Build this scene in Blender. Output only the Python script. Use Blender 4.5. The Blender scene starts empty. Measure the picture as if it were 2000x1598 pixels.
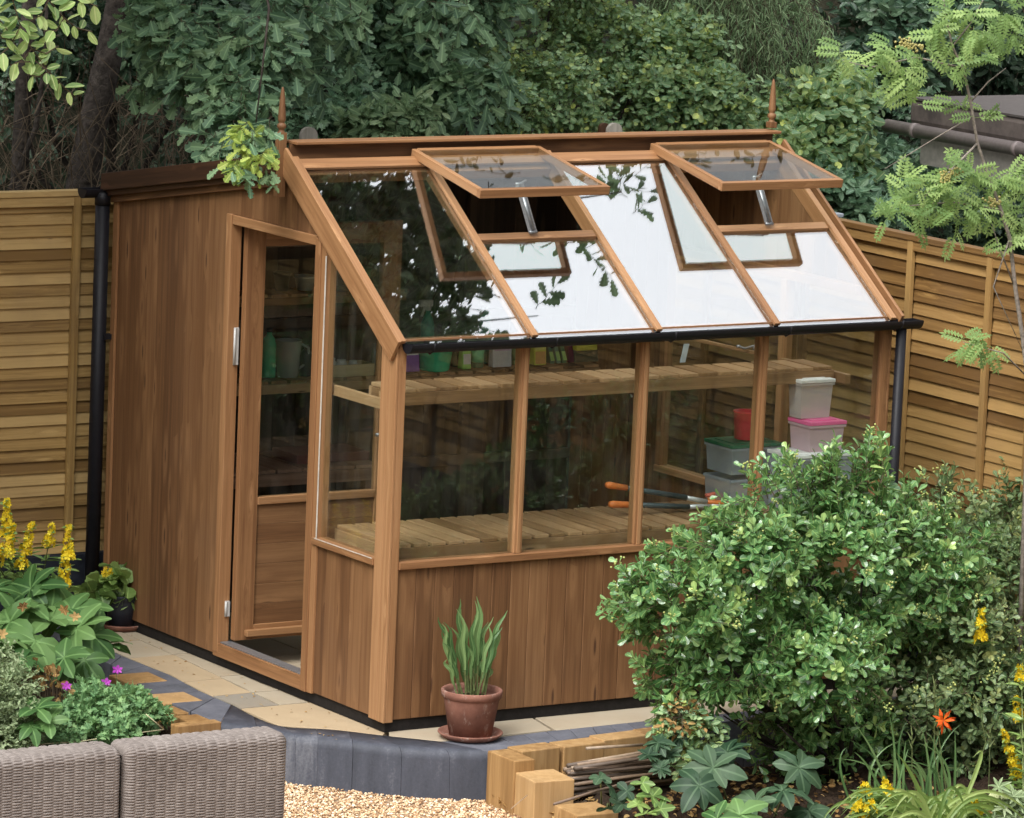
import bpy, math, random
import numpy as np
from mathutils import Vector, Matrix
R = math.radians
rng = np.random.default_rng(7)
random.seed(7)
S = bpy.context.scene
COL = S.collection

# ------------------------------------------------------------------ camera
CAM = np.array([-10.9286, -17.996, 4.703]); YAW, PIT, ROL, FPX = 1.0015, -0.1561, 0.0421, 9730.95
fw = np.array([math.cos(PIT)*math.cos(YAW), math.cos(PIT)*math.sin(YAW), math.sin(PIT)])
r_ = np.array([math.sin(YAW), -math.cos(YAW), 0.0]); u_ = np.cross(r_, fw)
rt = math.cos(ROL)*r_ + math.sin(ROL)*u_; up = -math.sin(ROL)*r_ + math.cos(ROL)*u_
cd = bpy.data.cameras.new('camera'); cam = bpy.data.objects.new('camera', cd); COL.objects.link(cam)
cam.matrix_world = Matrix(((rt[0], up[0], -fw[0], CAM[0]), (rt[1], up[1], -fw[1], CAM[1]), (rt[2], up[2], -fw[2], CAM[2]), (0, 0, 0, 1)))
cd.sensor_width = 36; cd.sensor_fit = 'HORIZONTAL'; cd.lens = FPX/2000*36; cd.clip_end = 500
S.camera = cam
def P(px, py, ax, v):
    """the point of the plane ax = v that is seen at a point of the photograph"""
    d = fw*FPX + (px-1000)*rt - (py-799)*up
    i = 'xyz'.index(ax); t = (v-CAM[i])/d[i]
    return CAM + t*d

# ------------------------------------------------------------------ light
SUN_EL, SUN_AZ = 50, 207           # azimuth of the sun, degrees counterclockwise from +x
w = bpy.data.worlds.new('World'); S.world = w; w.use_nodes = True
nt = w.node_tree; nt.nodes.clear()
o = nt.nodes.new('ShaderNodeOutputWorld'); bg = nt.nodes.new('ShaderNodeBackground')
sky = nt.nodes.new('ShaderNodeTexSky'); sky.sky_type = 'NISHITA'; sky.sun_disc = False
sky.sun_elevation = R(SUN_EL); sky.sun_rotation = R(90-SUN_AZ); sky.dust_density = 6; sky.air_density = 1.0
hs = nt.nodes.new('ShaderNodeHueSaturation'); hs.inputs['Saturation'].default_value = .14
tc = nt.nodes.new('ShaderNodeTexCoord'); nz = nt.nodes.new('ShaderNodeTexNoise'); nz.inputs['Scale'].default_value = 2.2; nz.inputs['Detail'].default_value = 5
mr = nt.nodes.new('ShaderNodeMapRange'); mr.inputs['From Min'].default_value = .3; mr.inputs['From Max'].default_value = .7; mr.inputs['To Min'].default_value = .9; mr.inputs['To Max'].default_value = 1.12
sp = nt.nodes.new('ShaderNodeSeparateXYZ'); ov = nt.nodes.new('ShaderNodeMapRange')
ov.inputs['From Min'].default_value = 0; ov.inputs['From Max'].default_value = 1; ov.inputs['To Min'].default_value = .16; ov.inputs['To Max'].default_value = 5.0
m1 = nt.nodes.new('ShaderNodeVectorMath'); m1.operation = 'SCALE'; m2 = nt.nodes.new('ShaderNodeVectorMath'); m2.operation = 'SCALE'
L_ = nt.links.new
L_(sky.outputs[0], hs.inputs['Color']); L_(tc.outputs['Generated'], nz.inputs['Vector']); L_(nz.outputs[0], mr.inputs[0])
L_(tc.outputs['Generated'], sp.inputs[0]); L_(sp.outputs[2], ov.inputs[0])
L_(hs.outputs[0], m1.inputs[0]); L_(mr.outputs[0], m1.inputs['Scale']); L_(m1.outputs[0], m2.inputs[0]); L_(ov.outputs[0], m2.inputs['Scale'])
# bright lobe added to the sky where roof panes mirror it, to whiten them
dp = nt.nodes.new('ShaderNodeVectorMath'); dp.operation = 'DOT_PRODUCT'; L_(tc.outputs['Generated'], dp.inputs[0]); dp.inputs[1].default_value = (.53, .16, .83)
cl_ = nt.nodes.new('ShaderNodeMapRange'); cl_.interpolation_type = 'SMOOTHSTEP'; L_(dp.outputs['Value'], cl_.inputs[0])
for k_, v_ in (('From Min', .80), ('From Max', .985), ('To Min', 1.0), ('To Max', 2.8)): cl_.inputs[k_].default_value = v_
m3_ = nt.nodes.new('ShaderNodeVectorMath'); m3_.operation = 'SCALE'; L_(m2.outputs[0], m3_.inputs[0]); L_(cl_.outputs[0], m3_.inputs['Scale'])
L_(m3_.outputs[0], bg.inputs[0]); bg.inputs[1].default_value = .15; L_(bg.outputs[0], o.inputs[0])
sd = bpy.data.lights.new('sun', 'SUN'); sd.energy = .9; sd.angle = R(20); sd.color = (1, .95, .87)
so = bpy.data.objects.new('sun', sd); COL.objects.link(so)
sv = Vector((math.cos(R(SUN_EL))*math.cos(R(SUN_AZ)), math.cos(R(SUN_EL))*math.sin(R(SUN_AZ)), math.sin(R(SUN_EL))))
so.rotation_euler = sv.to_track_quat('Z', 'Y').to_euler(); so.location = sv*30
sky.sun_rotation = R(90-SUN_AZ)
S.view_settings.view_transform = 'Standard'; S.view_settings.look = 'None'; S.view_settings.gamma = 1
S.view_settings.exposure = -0.75

# ------------------------------------------------------------------ node helpers
class NT:
    def __init__(s, name):
        s.m = bpy.data.materials.new(name); s.m.use_nodes = True; s.t = s.m.node_tree; s.t.nodes.clear()
        s.out = s.n('ShaderNodeOutputMaterial')
    def n(s, t, **k):
        x = s.t.nodes.new(t)
        for a, b in k.items():
            if a == 'op': x.operation = b
            elif a in ('blend_type', 'data_type', 'attribute_name', 'feature', 'interpolation_type', 'clamp'): setattr(x, a, b)
            else: x.inputs[a.replace('_', ' ')].default_value = b
        return x
    def l(s, a, b): s.t.links.new(a, b)
    def math(s, op, a, b=None, c=None):
        x = s.n('ShaderNodeMath', op=op)
        for i, v in enumerate((a, b, c)):
            if v is None: continue
            if isinstance(v, (int, float)): x.inputs[i].default_value = v
            else: s.l(v, x.inputs[i])
        return x.outputs[0]
    def ramp(s, fac, stops):
        x = s.n('ShaderNodeValToRGB'); e = x.color_ramp.elements
        while len(e) < len(stops): e.new(.5)
        for i, (p, c) in enumerate(stops): e[i].position = p; e[i].color = (*c, 1)
        if fac is not None: s.l(fac, x.inputs[0])
        return x.outputs[0]
    def mix(s, f, a, b, mode='MIX'):
        x = s.n('ShaderNodeMix', data_type='RGBA', blend_type=mode)
        for i, v in ((0, f), (6, a), (7, b)):
            if isinstance(v, (int, float)): x.inputs[i].default_value = v
            elif isinstance(v, tuple): x.inputs[i].default_value = (*v, 1)
            else: s.l(v, x.inputs[i])
        return x.outputs[2]
    def noise(s, vec, sc, det=3, rough=.5):
        x = s.n('ShaderNodeTexNoise', Scale=sc, Detail=det, Roughness=rough)
        if vec is not None: s.l(vec, x.inputs['Vector'])
        return x.outputs[0]
    def scale(s, vec, v):
        x = s.n('ShaderNodeVectorMath', op='MULTIPLY'); s.l(vec, x.inputs[0]); x.inputs[1].default_value = v; return x.outputs[0]
    def attr(s, a): return s.n('ShaderNodeAttribute', attribute_name=a)
    def bsdf(s, col, rough=.6, spec=.4, bump=None, bs=.3, bd=.003, metal=0):
        b = s.n('ShaderNodeBsdfPrincipled')
        if isinstance(col, tuple): b.inputs['Base Color'].default_value = (*col, 1)
        else: s.l(col, b.inputs['Base Color'])
        if isinstance(rough, (int, float)): b.inputs['Roughness'].default_value = rough
        else: s.l(rough, b.inputs['Roughness'])
        b.inputs['Specular IOR Level'].default_value = spec; b.inputs['Metallic'].default_value = metal
        if bump is not None:
            k = s.n('ShaderNodeBump', Strength=bs, Distance=bd); s.l(bump, k.inputs['Height']); s.l(k.outputs[0], b.inputs['Normal'])
        return b.outputs[0]
    def done(s, sh): s.l(sh, s.out.inputs[0]); return s.m

def wood(name, dark, mid, light, knot=(.05, .02, .01), knots=.13, rough=.55, var=.35, weather=0.0, streak=42, wet=0):
    n = NT(name); g = n.attr('gc').outputs['Vector']; ti = n.attr('tint').outputs['Fac']
    sx = n.n('ShaderNodeSeparateXYZ'); n.l(g, sx.inputs[0]); a, b, c = sx.outputs[:3]
    cb = n.n('ShaderNodeCombineXYZ'); n.l(n.math('MULTIPLY', a, 2.9), cb.inputs[0]); n.l(n.math('MULTIPLY', b, 16), cb.inputs[1]); n.l(n.math('MULTIPLY', c, 16), cb.inputs[2])
    vo = n.n('ShaderNodeTexVoronoi', Scale=1.0); n.l(cb.outputs[0], vo.inputs['Vector']); d = vo.outputs['Distance']
    ker = n.math('POWER', n.math('SUBTRACT', 1.0, n.math('MINIMUM', n.math('MULTIPLY', d, 2.2), 1.0)), 2.0)
    wob = n.noise(n.scale(g, (2.5, 6, 6)), 1.0, 2)
    b2 = n.math('ADD', b, n.math('ADD', n.math('MULTIPLY', ker, .05), n.math('MULTIPLY', wob, .022)))
    c2 = n.n('ShaderNodeCombineXYZ'); n.l(n.math('MULTIPLY', a, 1.1), c2.inputs[0]); n.l(n.math('MULTIPLY', b2, streak), c2.inputs[1]); n.l(n.math('MULTIPLY', c, streak), c2.inputs[2])
    st = n.noise(c2.outputs[0], 1.0, 5, .6)
    c3 = n.n('ShaderNodeCombineXYZ'); n.l(n.math('MULTIPLY', a, 3.0), c3.inputs[0]); n.l(n.math('MULTIPLY', b2, streak*5), c3.inputs[1]); n.l(n.math('MULTIPLY', c, streak*5), c3.inputs[2])
    fi = n.noise(c3.outputs[0], 1.0, 3, .6)
    f = n.math('ADD', n.math('MULTIPLY', st, .52), n.math('ADD', n.math('MULTIPLY', fi, .24), .16))
    f = n.math('ADD', f, n.math('MULTIPLY', n.math('SUBTRACT', ti, .5), var))
    col = n.ramp(f, [(.36, dark), (.54, mid), (.74, light)])
    pale = n.n('ShaderNodeMapRange', interpolation_type='SMOOTHSTEP'); n.l(d, pale.inputs[0])
    for k, v in (('From Min', knots*1.1), ('From Max', knots*2.6), ('To Min', .38), ('To Max', 0)): pale.inputs[k].default_value = v
    gate = n.math('GREATER_THAN', n.noise(n.scale(g, (1.3, 3, 3)), 1.0, 1), .44)
    col = n.mix(n.math('MULTIPLY', pale.outputs[0], gate), col, tuple(min(1, x*1.25) for x in light))
    kn = n.n('ShaderNodeMapRange', interpolation_type='SMOOTHSTEP'); n.l(n.math('ADD', d, n.math('MULTIPLY', fi, .05)), kn.inputs[0])
    for k, v in (('From Min', knots*.45), ('From Max', knots*1.0), ('To Min', .85), ('To Max', 0)): kn.inputs[k].default_value = v
    col = n.mix(n.math('MULTIPLY', kn.outputs[0], gate), col, knot)
    if weather:
        wz = n.noise(n.n('ShaderNodeTexCoord').outputs['Object'], 2.3, 5, .6)
        wz = n.math('MULTIPLY', n.math('SUBTRACT', n.math('MAXIMUM', wz, .45), .45), weather*4)
        col = n.mix(wz, col, tuple(x*.5+.06 for x in dark))
    return n.done(n.bsdf(col, rough, .35, f, .45, .0025))

def plain(name, col, rough=.5, spec=.5, var=.12, sc=30, bump=.2, metal=0, bd=.002, col2=None):
    n = NT(name); o_ = n.n('ShaderNodeTexCoord').outputs['Object']; z = n.noise(o_, sc, 5, .65)
    c2 = col2 or tuple(x*(1-var*2) for x in col)
    c = n.ramp(z, [(.3, c2), (.7, tuple(min(1, x*(1+var)) for x in col))])
    return n.done(n.bsdf(c, rough, spec, z, bump, bd, metal))

def leafmat(name, stops, rough=.4, spec=.45, trans=.3, vein=True):
    n = NT(name); t = n.attr('tint').outputs['Fac']
    ob = n.n('ShaderNodeTexCoord').outputs['Object']; z = n.noise(ob, 9, 3)
    f = n.math('ADD', t, n.math('MULTIPLY', n.math('SUBTRACT', z, .5), .35))
    c = n.ramp(f, stops)
    g = n.attr('gc').outputs['Vector']; sx = n.n('ShaderNodeSeparateXYZ'); n.l(g, sx.inputs[0])
    if vein:
        rib = n.math('LESS_THAN', n.math('ABSOLUTE', sx.outputs[0]), .03)
        c = n.mix(n.math('MULTIPLY', rib, .35), c, tuple(min(1, x*2+.03) for x in stops[-1][1]))
    z2 = n.noise(g, 7, 2)
    b = n.bsdf(c, rough, spec, z2, .25, .004)
    tr = n.n('ShaderNodeBsdfTranslucent'); n.l(n.mix(.5, c, tuple(min(1, x*1.3) for x in stops[-1][1])), tr.inputs[0])
    mx = n.n('ShaderNodeMixShader', Fac=trans); n.l(b, mx.inputs[1]); n.l(tr.outputs[0], mx.inputs[2])
    return n.done(mx.outputs[0])

def glassmat(name, r0, tint=(.93, .96, .94), dirt=.03):
    n = NT(name); ge = n.n('ShaderNodeNewGeometry')
    dt = n.n('ShaderNodeVectorMath', op='DOT_PRODUCT'); n.l(ge.outputs['Normal'], dt.inputs[0]); n.l(ge.outputs['Incoming'], dt.inputs[1])
    k = n.math('POWER', n.math('SUBTRACT', 1.0, n.math('ABSOLUTE', dt.outputs['Value'])), 5.0)
    f = n.math('ADD', n.math('MULTIPLY', k, 1-r0), r0)
    tr = n.n('ShaderNodeBsdfTransparent', Color=(*tint, 1)); gl = n.n('ShaderNodeBsdfGlossy', Roughness=0.0, Color=(1, 1, 1, 1))
    mx = n.n('ShaderNodeMixShader'); n.l(f, mx.inputs[0]); n.l(tr.outputs[0], mx.inputs[1]); n.l(gl.outputs[0], mx.inputs[2])
    df = n.n('ShaderNodeBsdfDiffuse', Color=(.6, .58, .52, 1)); ob = n.n('ShaderNodeTexCoord').outputs['Object']
    z = n.noise(n.scale(ob, (1, 1, .35)), 14, 6, .7); z = n.math('MULTIPLY', n.math('MAXIMUM', n.math('SUBTRACT', z, .42), 0), dirt*6)
    m3 = n.n('ShaderNodeMixShader'); n.l(z, m3.inputs[0]); n.l(mx.outputs[0], m3.inputs[1]); n.l(df.outputs[0], m3.inputs[2])
    return n.done(m3.outputs[0])

# ------------------------------------------------------------------ mesh builder
class MB:
    def __init__(s): s.v = []; s.f = []; s.g = []; s.t = []; s.mi = []; s.sm = []
    def add(s, V, F, ax=None, tint=None, mi=0, smooth=False, org=None):
        V = [Vector(x) for x in V]; b = len(s.v)
        t = random.random() if tint is None else tint
        ax = Vector(ax if ax is not None else (0, 0, 1)).normalized()
        h = Vector((0, 0, 1)) if abs(ax.z) < .9 else Vector((1, 0, 0))
        e1 = ax.cross(h).normalized(); e2 = ax.cross(e1)
        o1, o2, o3 = random.uniform(0, 60), random.uniform(0, 60), random.uniform(0, 60)
        c = V[0]
        for x in V:
            d = x-c; s.v.append(x); s.g.append((d.dot(ax)+o1, d.dot(e1)+o2, d.dot(e2)+o3)); s.t.append(t)
        for f in F: s.f.append([b+i for i in f]); s.mi.append(mi); s.sm.append(smooth)
    HF = [(0, 3, 2, 1), (4, 5, 6, 7), (0, 1, 5, 4), (1, 2, 6, 5), (2, 3, 7, 6), (3, 0, 4, 7)]
    def hexa(s, v8, ax, **k): s.add(v8, MB.HF, ax, **k)
    def box(s, x0, x1, y0, y1, z0, z1, ax=(0, 0, 1), **k):
        s.hexa([(x0, y0, z0), (x1, y0, z0), (x1, y1, z0), (x0, y1, z0), (x0, y0, z1), (x1, y0, z1), (x1, y1, z1), (x0, y1, z1)], ax, **k)
    def bar(s, p0, p1, wd, ht, upv=(0, 0, 1), **k):
        p0, p1 = Vector(p0), Vector(p1); d = (p1-p0).normalized(); sd_ = d.cross(Vector(upv)).normalized(); u = sd_.cross(d)
        a, b = sd_*wd/2, u*ht/2
        s.hexa([p0-a-b, p0+a-b, p1+a-b, p1-a-b, p0-a+b, p0+a+b, p1+a+b, p1-a+b], d, **k)
    def tube(s, pts, rad, n=8, cap=True, **k):
        pts = [Vector(p) for p in pts]; rad = rad if isinstance(rad, (list, tuple)) else [rad]*len(pts)
        V = []; F = []; prev = None
        for i, p in enumerate(pts):
            d = (pts[min(i+1, len(pts)-1)]-pts[max(i-1, 0)]).normalized()
            if prev is None: prev = d.cross(Vector((0, 0, 1)) if abs(d.z) < .9 else Vector((1, 0, 0))).normalized()
            e1 = (prev-d*prev.dot(d)).normalized(); prev = e1; e2 = d.cross(e1)
            for j in range(n):
                a = 2*math.pi*j/n; V.append(p+(e1*math.cos(a)+e2*math.sin(a))*rad[i])
        for i in range(len(pts)-1):
            for j in range(n): F.append((i*n+j, i*n+(j+1) % n, (i+1)*n+(j+1) % n, (i+1)*n+j))
        if cap: F.append(tuple(range(n))[::-1]); F.append(tuple(range((len(pts)-1)*n, len(pts)*n)))
        k.setdefault('smooth', True); s.add(V, F, pts[-1]-pts[0], **k)
    def lathe(s, prof, c=(0, 0, 0), n=28, axis='z', **k):
        V = []; F = []
        for (r, z) in prof:
            for j in range(n):
                a = 2*math.pi*j/n; V.append((c[0]+r*math.cos(a), c[1]+r*math.sin(a), c[2]+z))
        for i in range(len(prof)-1):
            for j in range(n): F.append((i*n+j, i*n+(j+1) % n, (i+1)*n+(j+1) % n, (i+1)*n+j))
        F.append(tuple(range(n))[::-1]); F.append(tuple(range((len(prof)-1)*n, len(prof)*n)))
        k.setdefault('smooth', True); s.add(V, F, (0, 0, 1), **k)
    def prism(s, poly, z0, z1, **k):
        n = len(poly); s.add([(x, y, z0) for x, y in poly]+[(x, y, z1) for x, y in poly], [tuple(range(n))[::-1], tuple(range(n, 2*n))]+[(i, (i+1) % n, n+(i+1) % n, n+i) for i in range(n)], **k)
    def build(s, name, mat, parent=None, bevel=0):
        me = bpy.data.meshes.new(name); me.from_pydata([tuple(x) for x in s.v], [], s.f)
        a = me.attributes.new('gc', 'FLOAT_VECTOR', 'POINT'); a.data.foreach_set('vector', np.array(s.g, dtype=np.float32).ravel())
        a = me.attributes.new('tint', 'FLOAT', 'POINT'); a.data.foreach_set('value', np.array(s.t, dtype=np.float32))
        for m in (mat if isinstance(mat, list) else [mat]): me.materials.append(m)
        me.polygons.foreach_set('material_index', s.mi); me.polygons.foreach_set('use_smooth', s.sm)
        ob = bpy.data.objects.new(name, me); COL.objects.link(ob)
        if parent is not None: ob.parent = parent
        if parent is not None and parent.get('_o') is not None:
            q = Vector(parent['_o']); me.transform(Matrix.Translation(-q)); 
            ob['_o'] = tuple(q)
        if bevel:
            b = ob.modifiers.new('bevel', 'BEVEL'); b.width = bevel; b.segments = 2; b.limit_method = 'ANGLE'; b.angle_limit = R(40)
        return ob
def tag(o_, label=None, cat=None, group=None, kind=None):
    if label: o_['label'] = label
    if cat: o_['category'] = cat
    if group: o_['group'] = group
    if kind: o_['kind'] = kind
    return o_
def thing(name, label, cat, loc=(0, 0, 0), group=None):
    e = bpy.data.objects.new(name, None); COL.objects.link(e); e.location = [float(x) for x in loc]; e.empty_display_size = .1
    e['_o'] = tuple(float(x) for x in loc)          # meshes are written in world coordinates and moved to the thing's base
    return tag(e, label, cat, group)
def struct(o_, label=None): o_['kind'] = 'structure'; return o_

# ------------------------------------------------------------------ leaves
def nrm(a): return a/np.maximum(np.linalg.norm(a, axis=-1, keepdims=True), 1e-9)
def folded(pts, curl=.12, fold=.18):
    """outline half (x,y) from base to tip -> template of two half blades"""
    V = []; n = len(pts)
    def z(x, y): return fold*abs(x)*1.2-curl*(y**2)
    mid = [(0, 0), (0, .5), (0, 1)]
    V += [(0, y, z(0, y)) for _, y in mid]
    for sg in (1, -1): V += [(sg*x, y, z(x, y)) for x, y in pts]
    F = [[0]+[3+i for i in range(n)]+[2, 1], [2]+[3+n+i for i in range(n-1, -1, -1)]+[0, 1]]
    return np.array(V, float), F
T_OVAL = folded([(.17, .18), (.27, .45), (.22, .75), (.1, .93)])
T_ROUND = folded([(.2, .15), (.36, .45), (.36, .72), (.2, .93)], .15, .2)
T_OBOV = folded([(.10, .12), (.22, .42), (.31, .68), (.24, .9), (.1, .985)], .18, .22)
T_SCAL = folded([(.2, -.06), (.36, .02), (.44, .2), (.5, .26), (.5, .45), (.52, .56), (.4, .72), (.36, .84), (.2, .93), (.12, 1.02)], .25, .3)
T_LONG = folded([(.1, .15), (.16, .4), (.13, .7), (.05, .92)], .3, .2)
T_OAK = folded([(.06, .12), (.16, .2), (.09, .3), (.24, .42), (.13, .5), (.31, .64), (.18, .72), (.25, .86), (.1, .97)], .1, .15)
T_IVY = folded([(.22, .02), (.42, .18), (.2, .36), (.34, .62), (.12, .66)], .12, .12)
T_NARROW = folded([(.05, .2), (.07, .5), (.04, .85)], .4, .1)
def pinnate(np_=6):
    V = []; F = []; b = 0
    for i in range(np_):
        y = .22+.68*i/(np_-1); l = .30*(1-.35*abs(i/(np_-1)-.45))
        for sg in (1, -1):
            a = .5; w_ = .075; dx, dy = math.cos(a)*sg, math.sin(a)*.55
            nx, ny = -dy, dx*sg*1.0
            V += [(0, y, 0), (sg*l*.5, y+l*.28-w_, .02), (sg*l, y+l*.42, -.03), (sg*l*.45, y+l*.28+w_, .02)]; F.append([b, b+1, b+2, b+3] if sg > 0 else [b+3, b+2, b+1, b]); b += 4
    V += [(0, .9, 0), (.05, 1.02, .0), (0, 1.2, -.04), (-.05, 1.02, 0)]; F.append([b, b+1, b+2, b+3]); b += 4
    V += [(-.012, 0, 0), (.012, 0, 0), (.006, .92, 0), (-.006, .92, 0)]; F.append([b, b+1, b+2, b+3])
    V = np.array(V, float); V[:, 2] -= .25*V[:, 1]**2
    return V, F
def blade(prof, curl=.35, fold=.25, wave=.02):
    V = []; F = []; n = len(prof)
    for i, (w_, y) in enumerate(prof):
        z0 = -curl*y*y+.10*y
        for k, s_ in enumerate((-1, -.5, 0, .5, 1)): V.append((s_*w_, y, z0+fold*abs(s_)*w_-.5*fold*w_*s_*s_+wave*math.sin(y*17+s_*2)*abs(s_)))
    for i in range(n-1):
        for k in range(4): a = i*5+k; F.append([a, a+1, a+6, a+5])
    return np.array(V, float), F
T_BLADE = blade([(.02, 0), (.06, .08), (.14, .22), (.21, .38), (.245, .54), (.23, .70), (.165, .84), (.08, .94), (.004, 1.0)])
T_BLADE2 = blade([(.02, 0), (.06, .08), (.17, .22), (.26, .40), (.285, .56), (.25, .72), (.17, .86), (.08, .95), (.004, 1.0)], .55, .3, .03)
T_PINN = pinnate()
def petals(k, wd=.3, dip=.3):
    V = []; F = []
    for i in range(k):
        a = 2*math.pi*i/k; c, s_ = math.cos(a), math.sin(a); b = len(V)
        for (x, y, z) in ((0, 0.02, 0), (wd, .55, dip*.5), (0, 1, dip), (-wd, .55, dip*.5)): V.append((x*c-y*s_, x*s_+y*c, z))
        F.append([b, b+1, b+2, b+3])
    return np.array(V, float)*.5, F
T_STAR = petals(5); T_LILY = petals(6, .16, .35)
class LF:
    def __init__(s): s.V = []; s.L = []; s.N = []; s.T = []; s.G = []; s.M = []; s.c = 0
    def inst(s, tmpl, P0, D, N, SZ, tint=None, mi=0):
        tv, tf = tmpl; n = len(P0)
        if n == 0: return
        P0 = np.asarray(P0, float); D = nrm(np.asarray(D, float)); N = np.asarray(N, float); SZ = np.broadcast_to(np.asarray(SZ, float), (n,))
        X = nrm(np.cross(D, N)); Nn = np.cross(X, D)
        V = P0[:, None, :]+SZ[:, None, None]*(tv[None, :, 0:1]*X[:, None, :]+tv[None, :, 1:2]*D[:, None, :]+tv[None, :, 2:3]*Nn[:, None, :])
        k = len(tv); s.V.append(V.reshape(-1, 3))
        off = s.c+np.arange(n)*k
        fl = np.concatenate([np.array(f) for f in tf]); ln = np.array([len(f) for f in tf])
        s.L.append((off[:, None]+fl[None, :]).ravel()); s.N.append(np.tile(ln, n)); s.M.append(np.full(n*len(tf), mi))
        t = rng.random(n) if tint is None else np.broadcast_to(np.asarray(tint, float), (n,))
        s.T.append(np.repeat(t, k)); g = np.tile(tv, (n, 1)); g[:, 2] += np.repeat(rng.random(n)*20, k); s.G.append(g); s.c += n*k
    def stems(s, A, B, r0, r1, mi=1, tint=None, sag=0):
        """thin three-sided twigs from A to B"""
        A = np.asarray(A, float); B = np.asarray(B, float); n = len(A)
        if n == 0: return
        r0 = np.broadcast_to(np.asarray(r0, float), (n,)); r1 = np.broadcast_to(np.asarray(r1, float), (n,))
        D = nrm(B-A); h = np.where(np.abs(D[:, 2:3]) < .9, np.array([[0, 0, 1.]]), np.array([[1., 0, 0]])); e1 = nrm(np.cross(D, h)); e2 = np.cross(D, e1)
        vs = []
        for base, r in ((A, r0), (B, r1)):
            for j in range(3):
                a = 2*math.pi*j/3; vs.append(base+(e1*math.cos(a)+e2*math.sin(a))*r[:, None])
        V = np.stack(vs, 1).reshape(-1, 3); off = s.c+np.arange(n)*6; f = np.array([0, 1, 4, 3, 1, 2, 5, 4, 2, 0, 3, 5])
        s.V.append(V); s.L.append((off[:, None]+f[None]).ravel()); s.N.append(np.full(n*3, 4)); s.M.append(np.full(n*3, mi))
        s.T.append(np.repeat(rng.random(n) if tint is None else np.full(n, tint), 6)); s.G.append(V-V.mean(0)); s.c += n*6
    def build(s, name, mats, parent=None, smooth=False):
        V = np.concatenate(s.V); Lp = np.concatenate(s.L); N = np.concatenate(s.N)
        if parent is not None and parent.get('_o') is not None: V = V-np.array(list(parent['_o']))
        me = bpy.data.meshes.new(name); me.vertices.add(len(V)); me.vertices.foreach_set('co', V.astype(np.float32).ravel())
        me.loops.add(len(Lp)); me.loops.foreach_set('vertex_index', Lp.astype(np.int32)); me.polygons.add(len(N))
        me.polygons.foreach_set('loop_start', np.concatenate([[0], np.cumsum(N)[:-1]]).astype(np.int32))
        for m in mats: me.materials.append(m)
        me.polygons.foreach_set('material_index', np.concatenate(s.M).astype(np.int32)); me.update(calc_edges=True)
        a = me.attributes.new('tint', 'FLOAT', 'POINT'); a.data.foreach_set('value', np.concatenate(s.T).astype(np.float32))
        a = me.attributes.new('gc', 'FLOAT_VECTOR', 'POINT'); a.data.foreach_set('vector', np.concatenate(s.G).astype(np.float32).ravel())
        me.polygons.foreach_set('use_smooth', [smooth]*len(N)); me.validate(); ob = bpy.data.objects.new(name, me); COL.objects.link(ob)
        if parent is not None: ob.parent = parent
        return ob
UP = np.array([0, 0, 1.0])
def sprays(lf, tmpl, O, D, Ln, m, size, droop=.25, upn=.8, outn=None, spread=.9, base=None, tw=.0022, mi=0, tmi=1, jit=.35):
    """alternate leaves along short twigs; O start points, D directions"""
    O = np.asarray(O, float); D = nrm(np.asarray(D, float)); n = len(O); Ln = np.broadcast_to(np.asarray(Ln, float), (n,))
    prev = O.copy(); st = rng.random(n) if base is None else np.asarray(base, float)
    sz0 = np.broadcast_to(np.asarray(size, float), (n,))
    for k in range(m):
        t = (k+1)/m
        p = O+D*(Ln*t)[:, None]-UP*(droop*Ln*t*t)[:, None]+rng.normal(0, .004, (n, 3))
        d = nrm(D-UP*droop*2*t); side = nrm(np.cross(d, UP+rng.normal(0, .3, (n, 3))))*(1 if k % 2 else -1)
        ld = nrm(d*.55+side*spread*(0.25 if k == m-1 else 1)+rng.normal(0, jit, (n, 3))-UP*droop*.5)
        nn = UP*upn+rng.normal(0, .62, (n, 3))+(outn if outn is not None else 0)
        lf.inst(tmpl, p, ld, nn, sz0*rng.uniform(.65, 1.15, n), np.clip(st*.6+rng.random(n)*.5, 0, 1), mi)
        lf.stems(prev, p, tw*(1.1-t*.6), tw*(1-t*.6), tmi); prev = p
def blob_points(blobs, n, shell=.5):
    """points and outward directions in a union of ellipsoids (cx,cy,cz,rx,ry,rz)"""
    B = np.array(blobs, float); vol = B[:, 3]*B[:, 4]*B[:, 5]; idx = rng.choice(len(B), n, p=vol**.7/np.sum(vol**.7))
    d = nrm(rng.normal(size=(n, 3))); r = shell+(1-shell)*rng.random(n)**.6
    p = B[idx, :3]+d*r[:, None]*B[idx, 3:]; return p, nrm(d/B[idx, 3:]), r
def trunk_mesh(name, pts, rad, mat, parent, n=12, limbs=()):
    mb = MB(); mb.tube(pts, rad, n)
    for lp, lr in limbs: mb.tube(lp, lr, 7)
    return mb.build(name, mat, parent)

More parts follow.
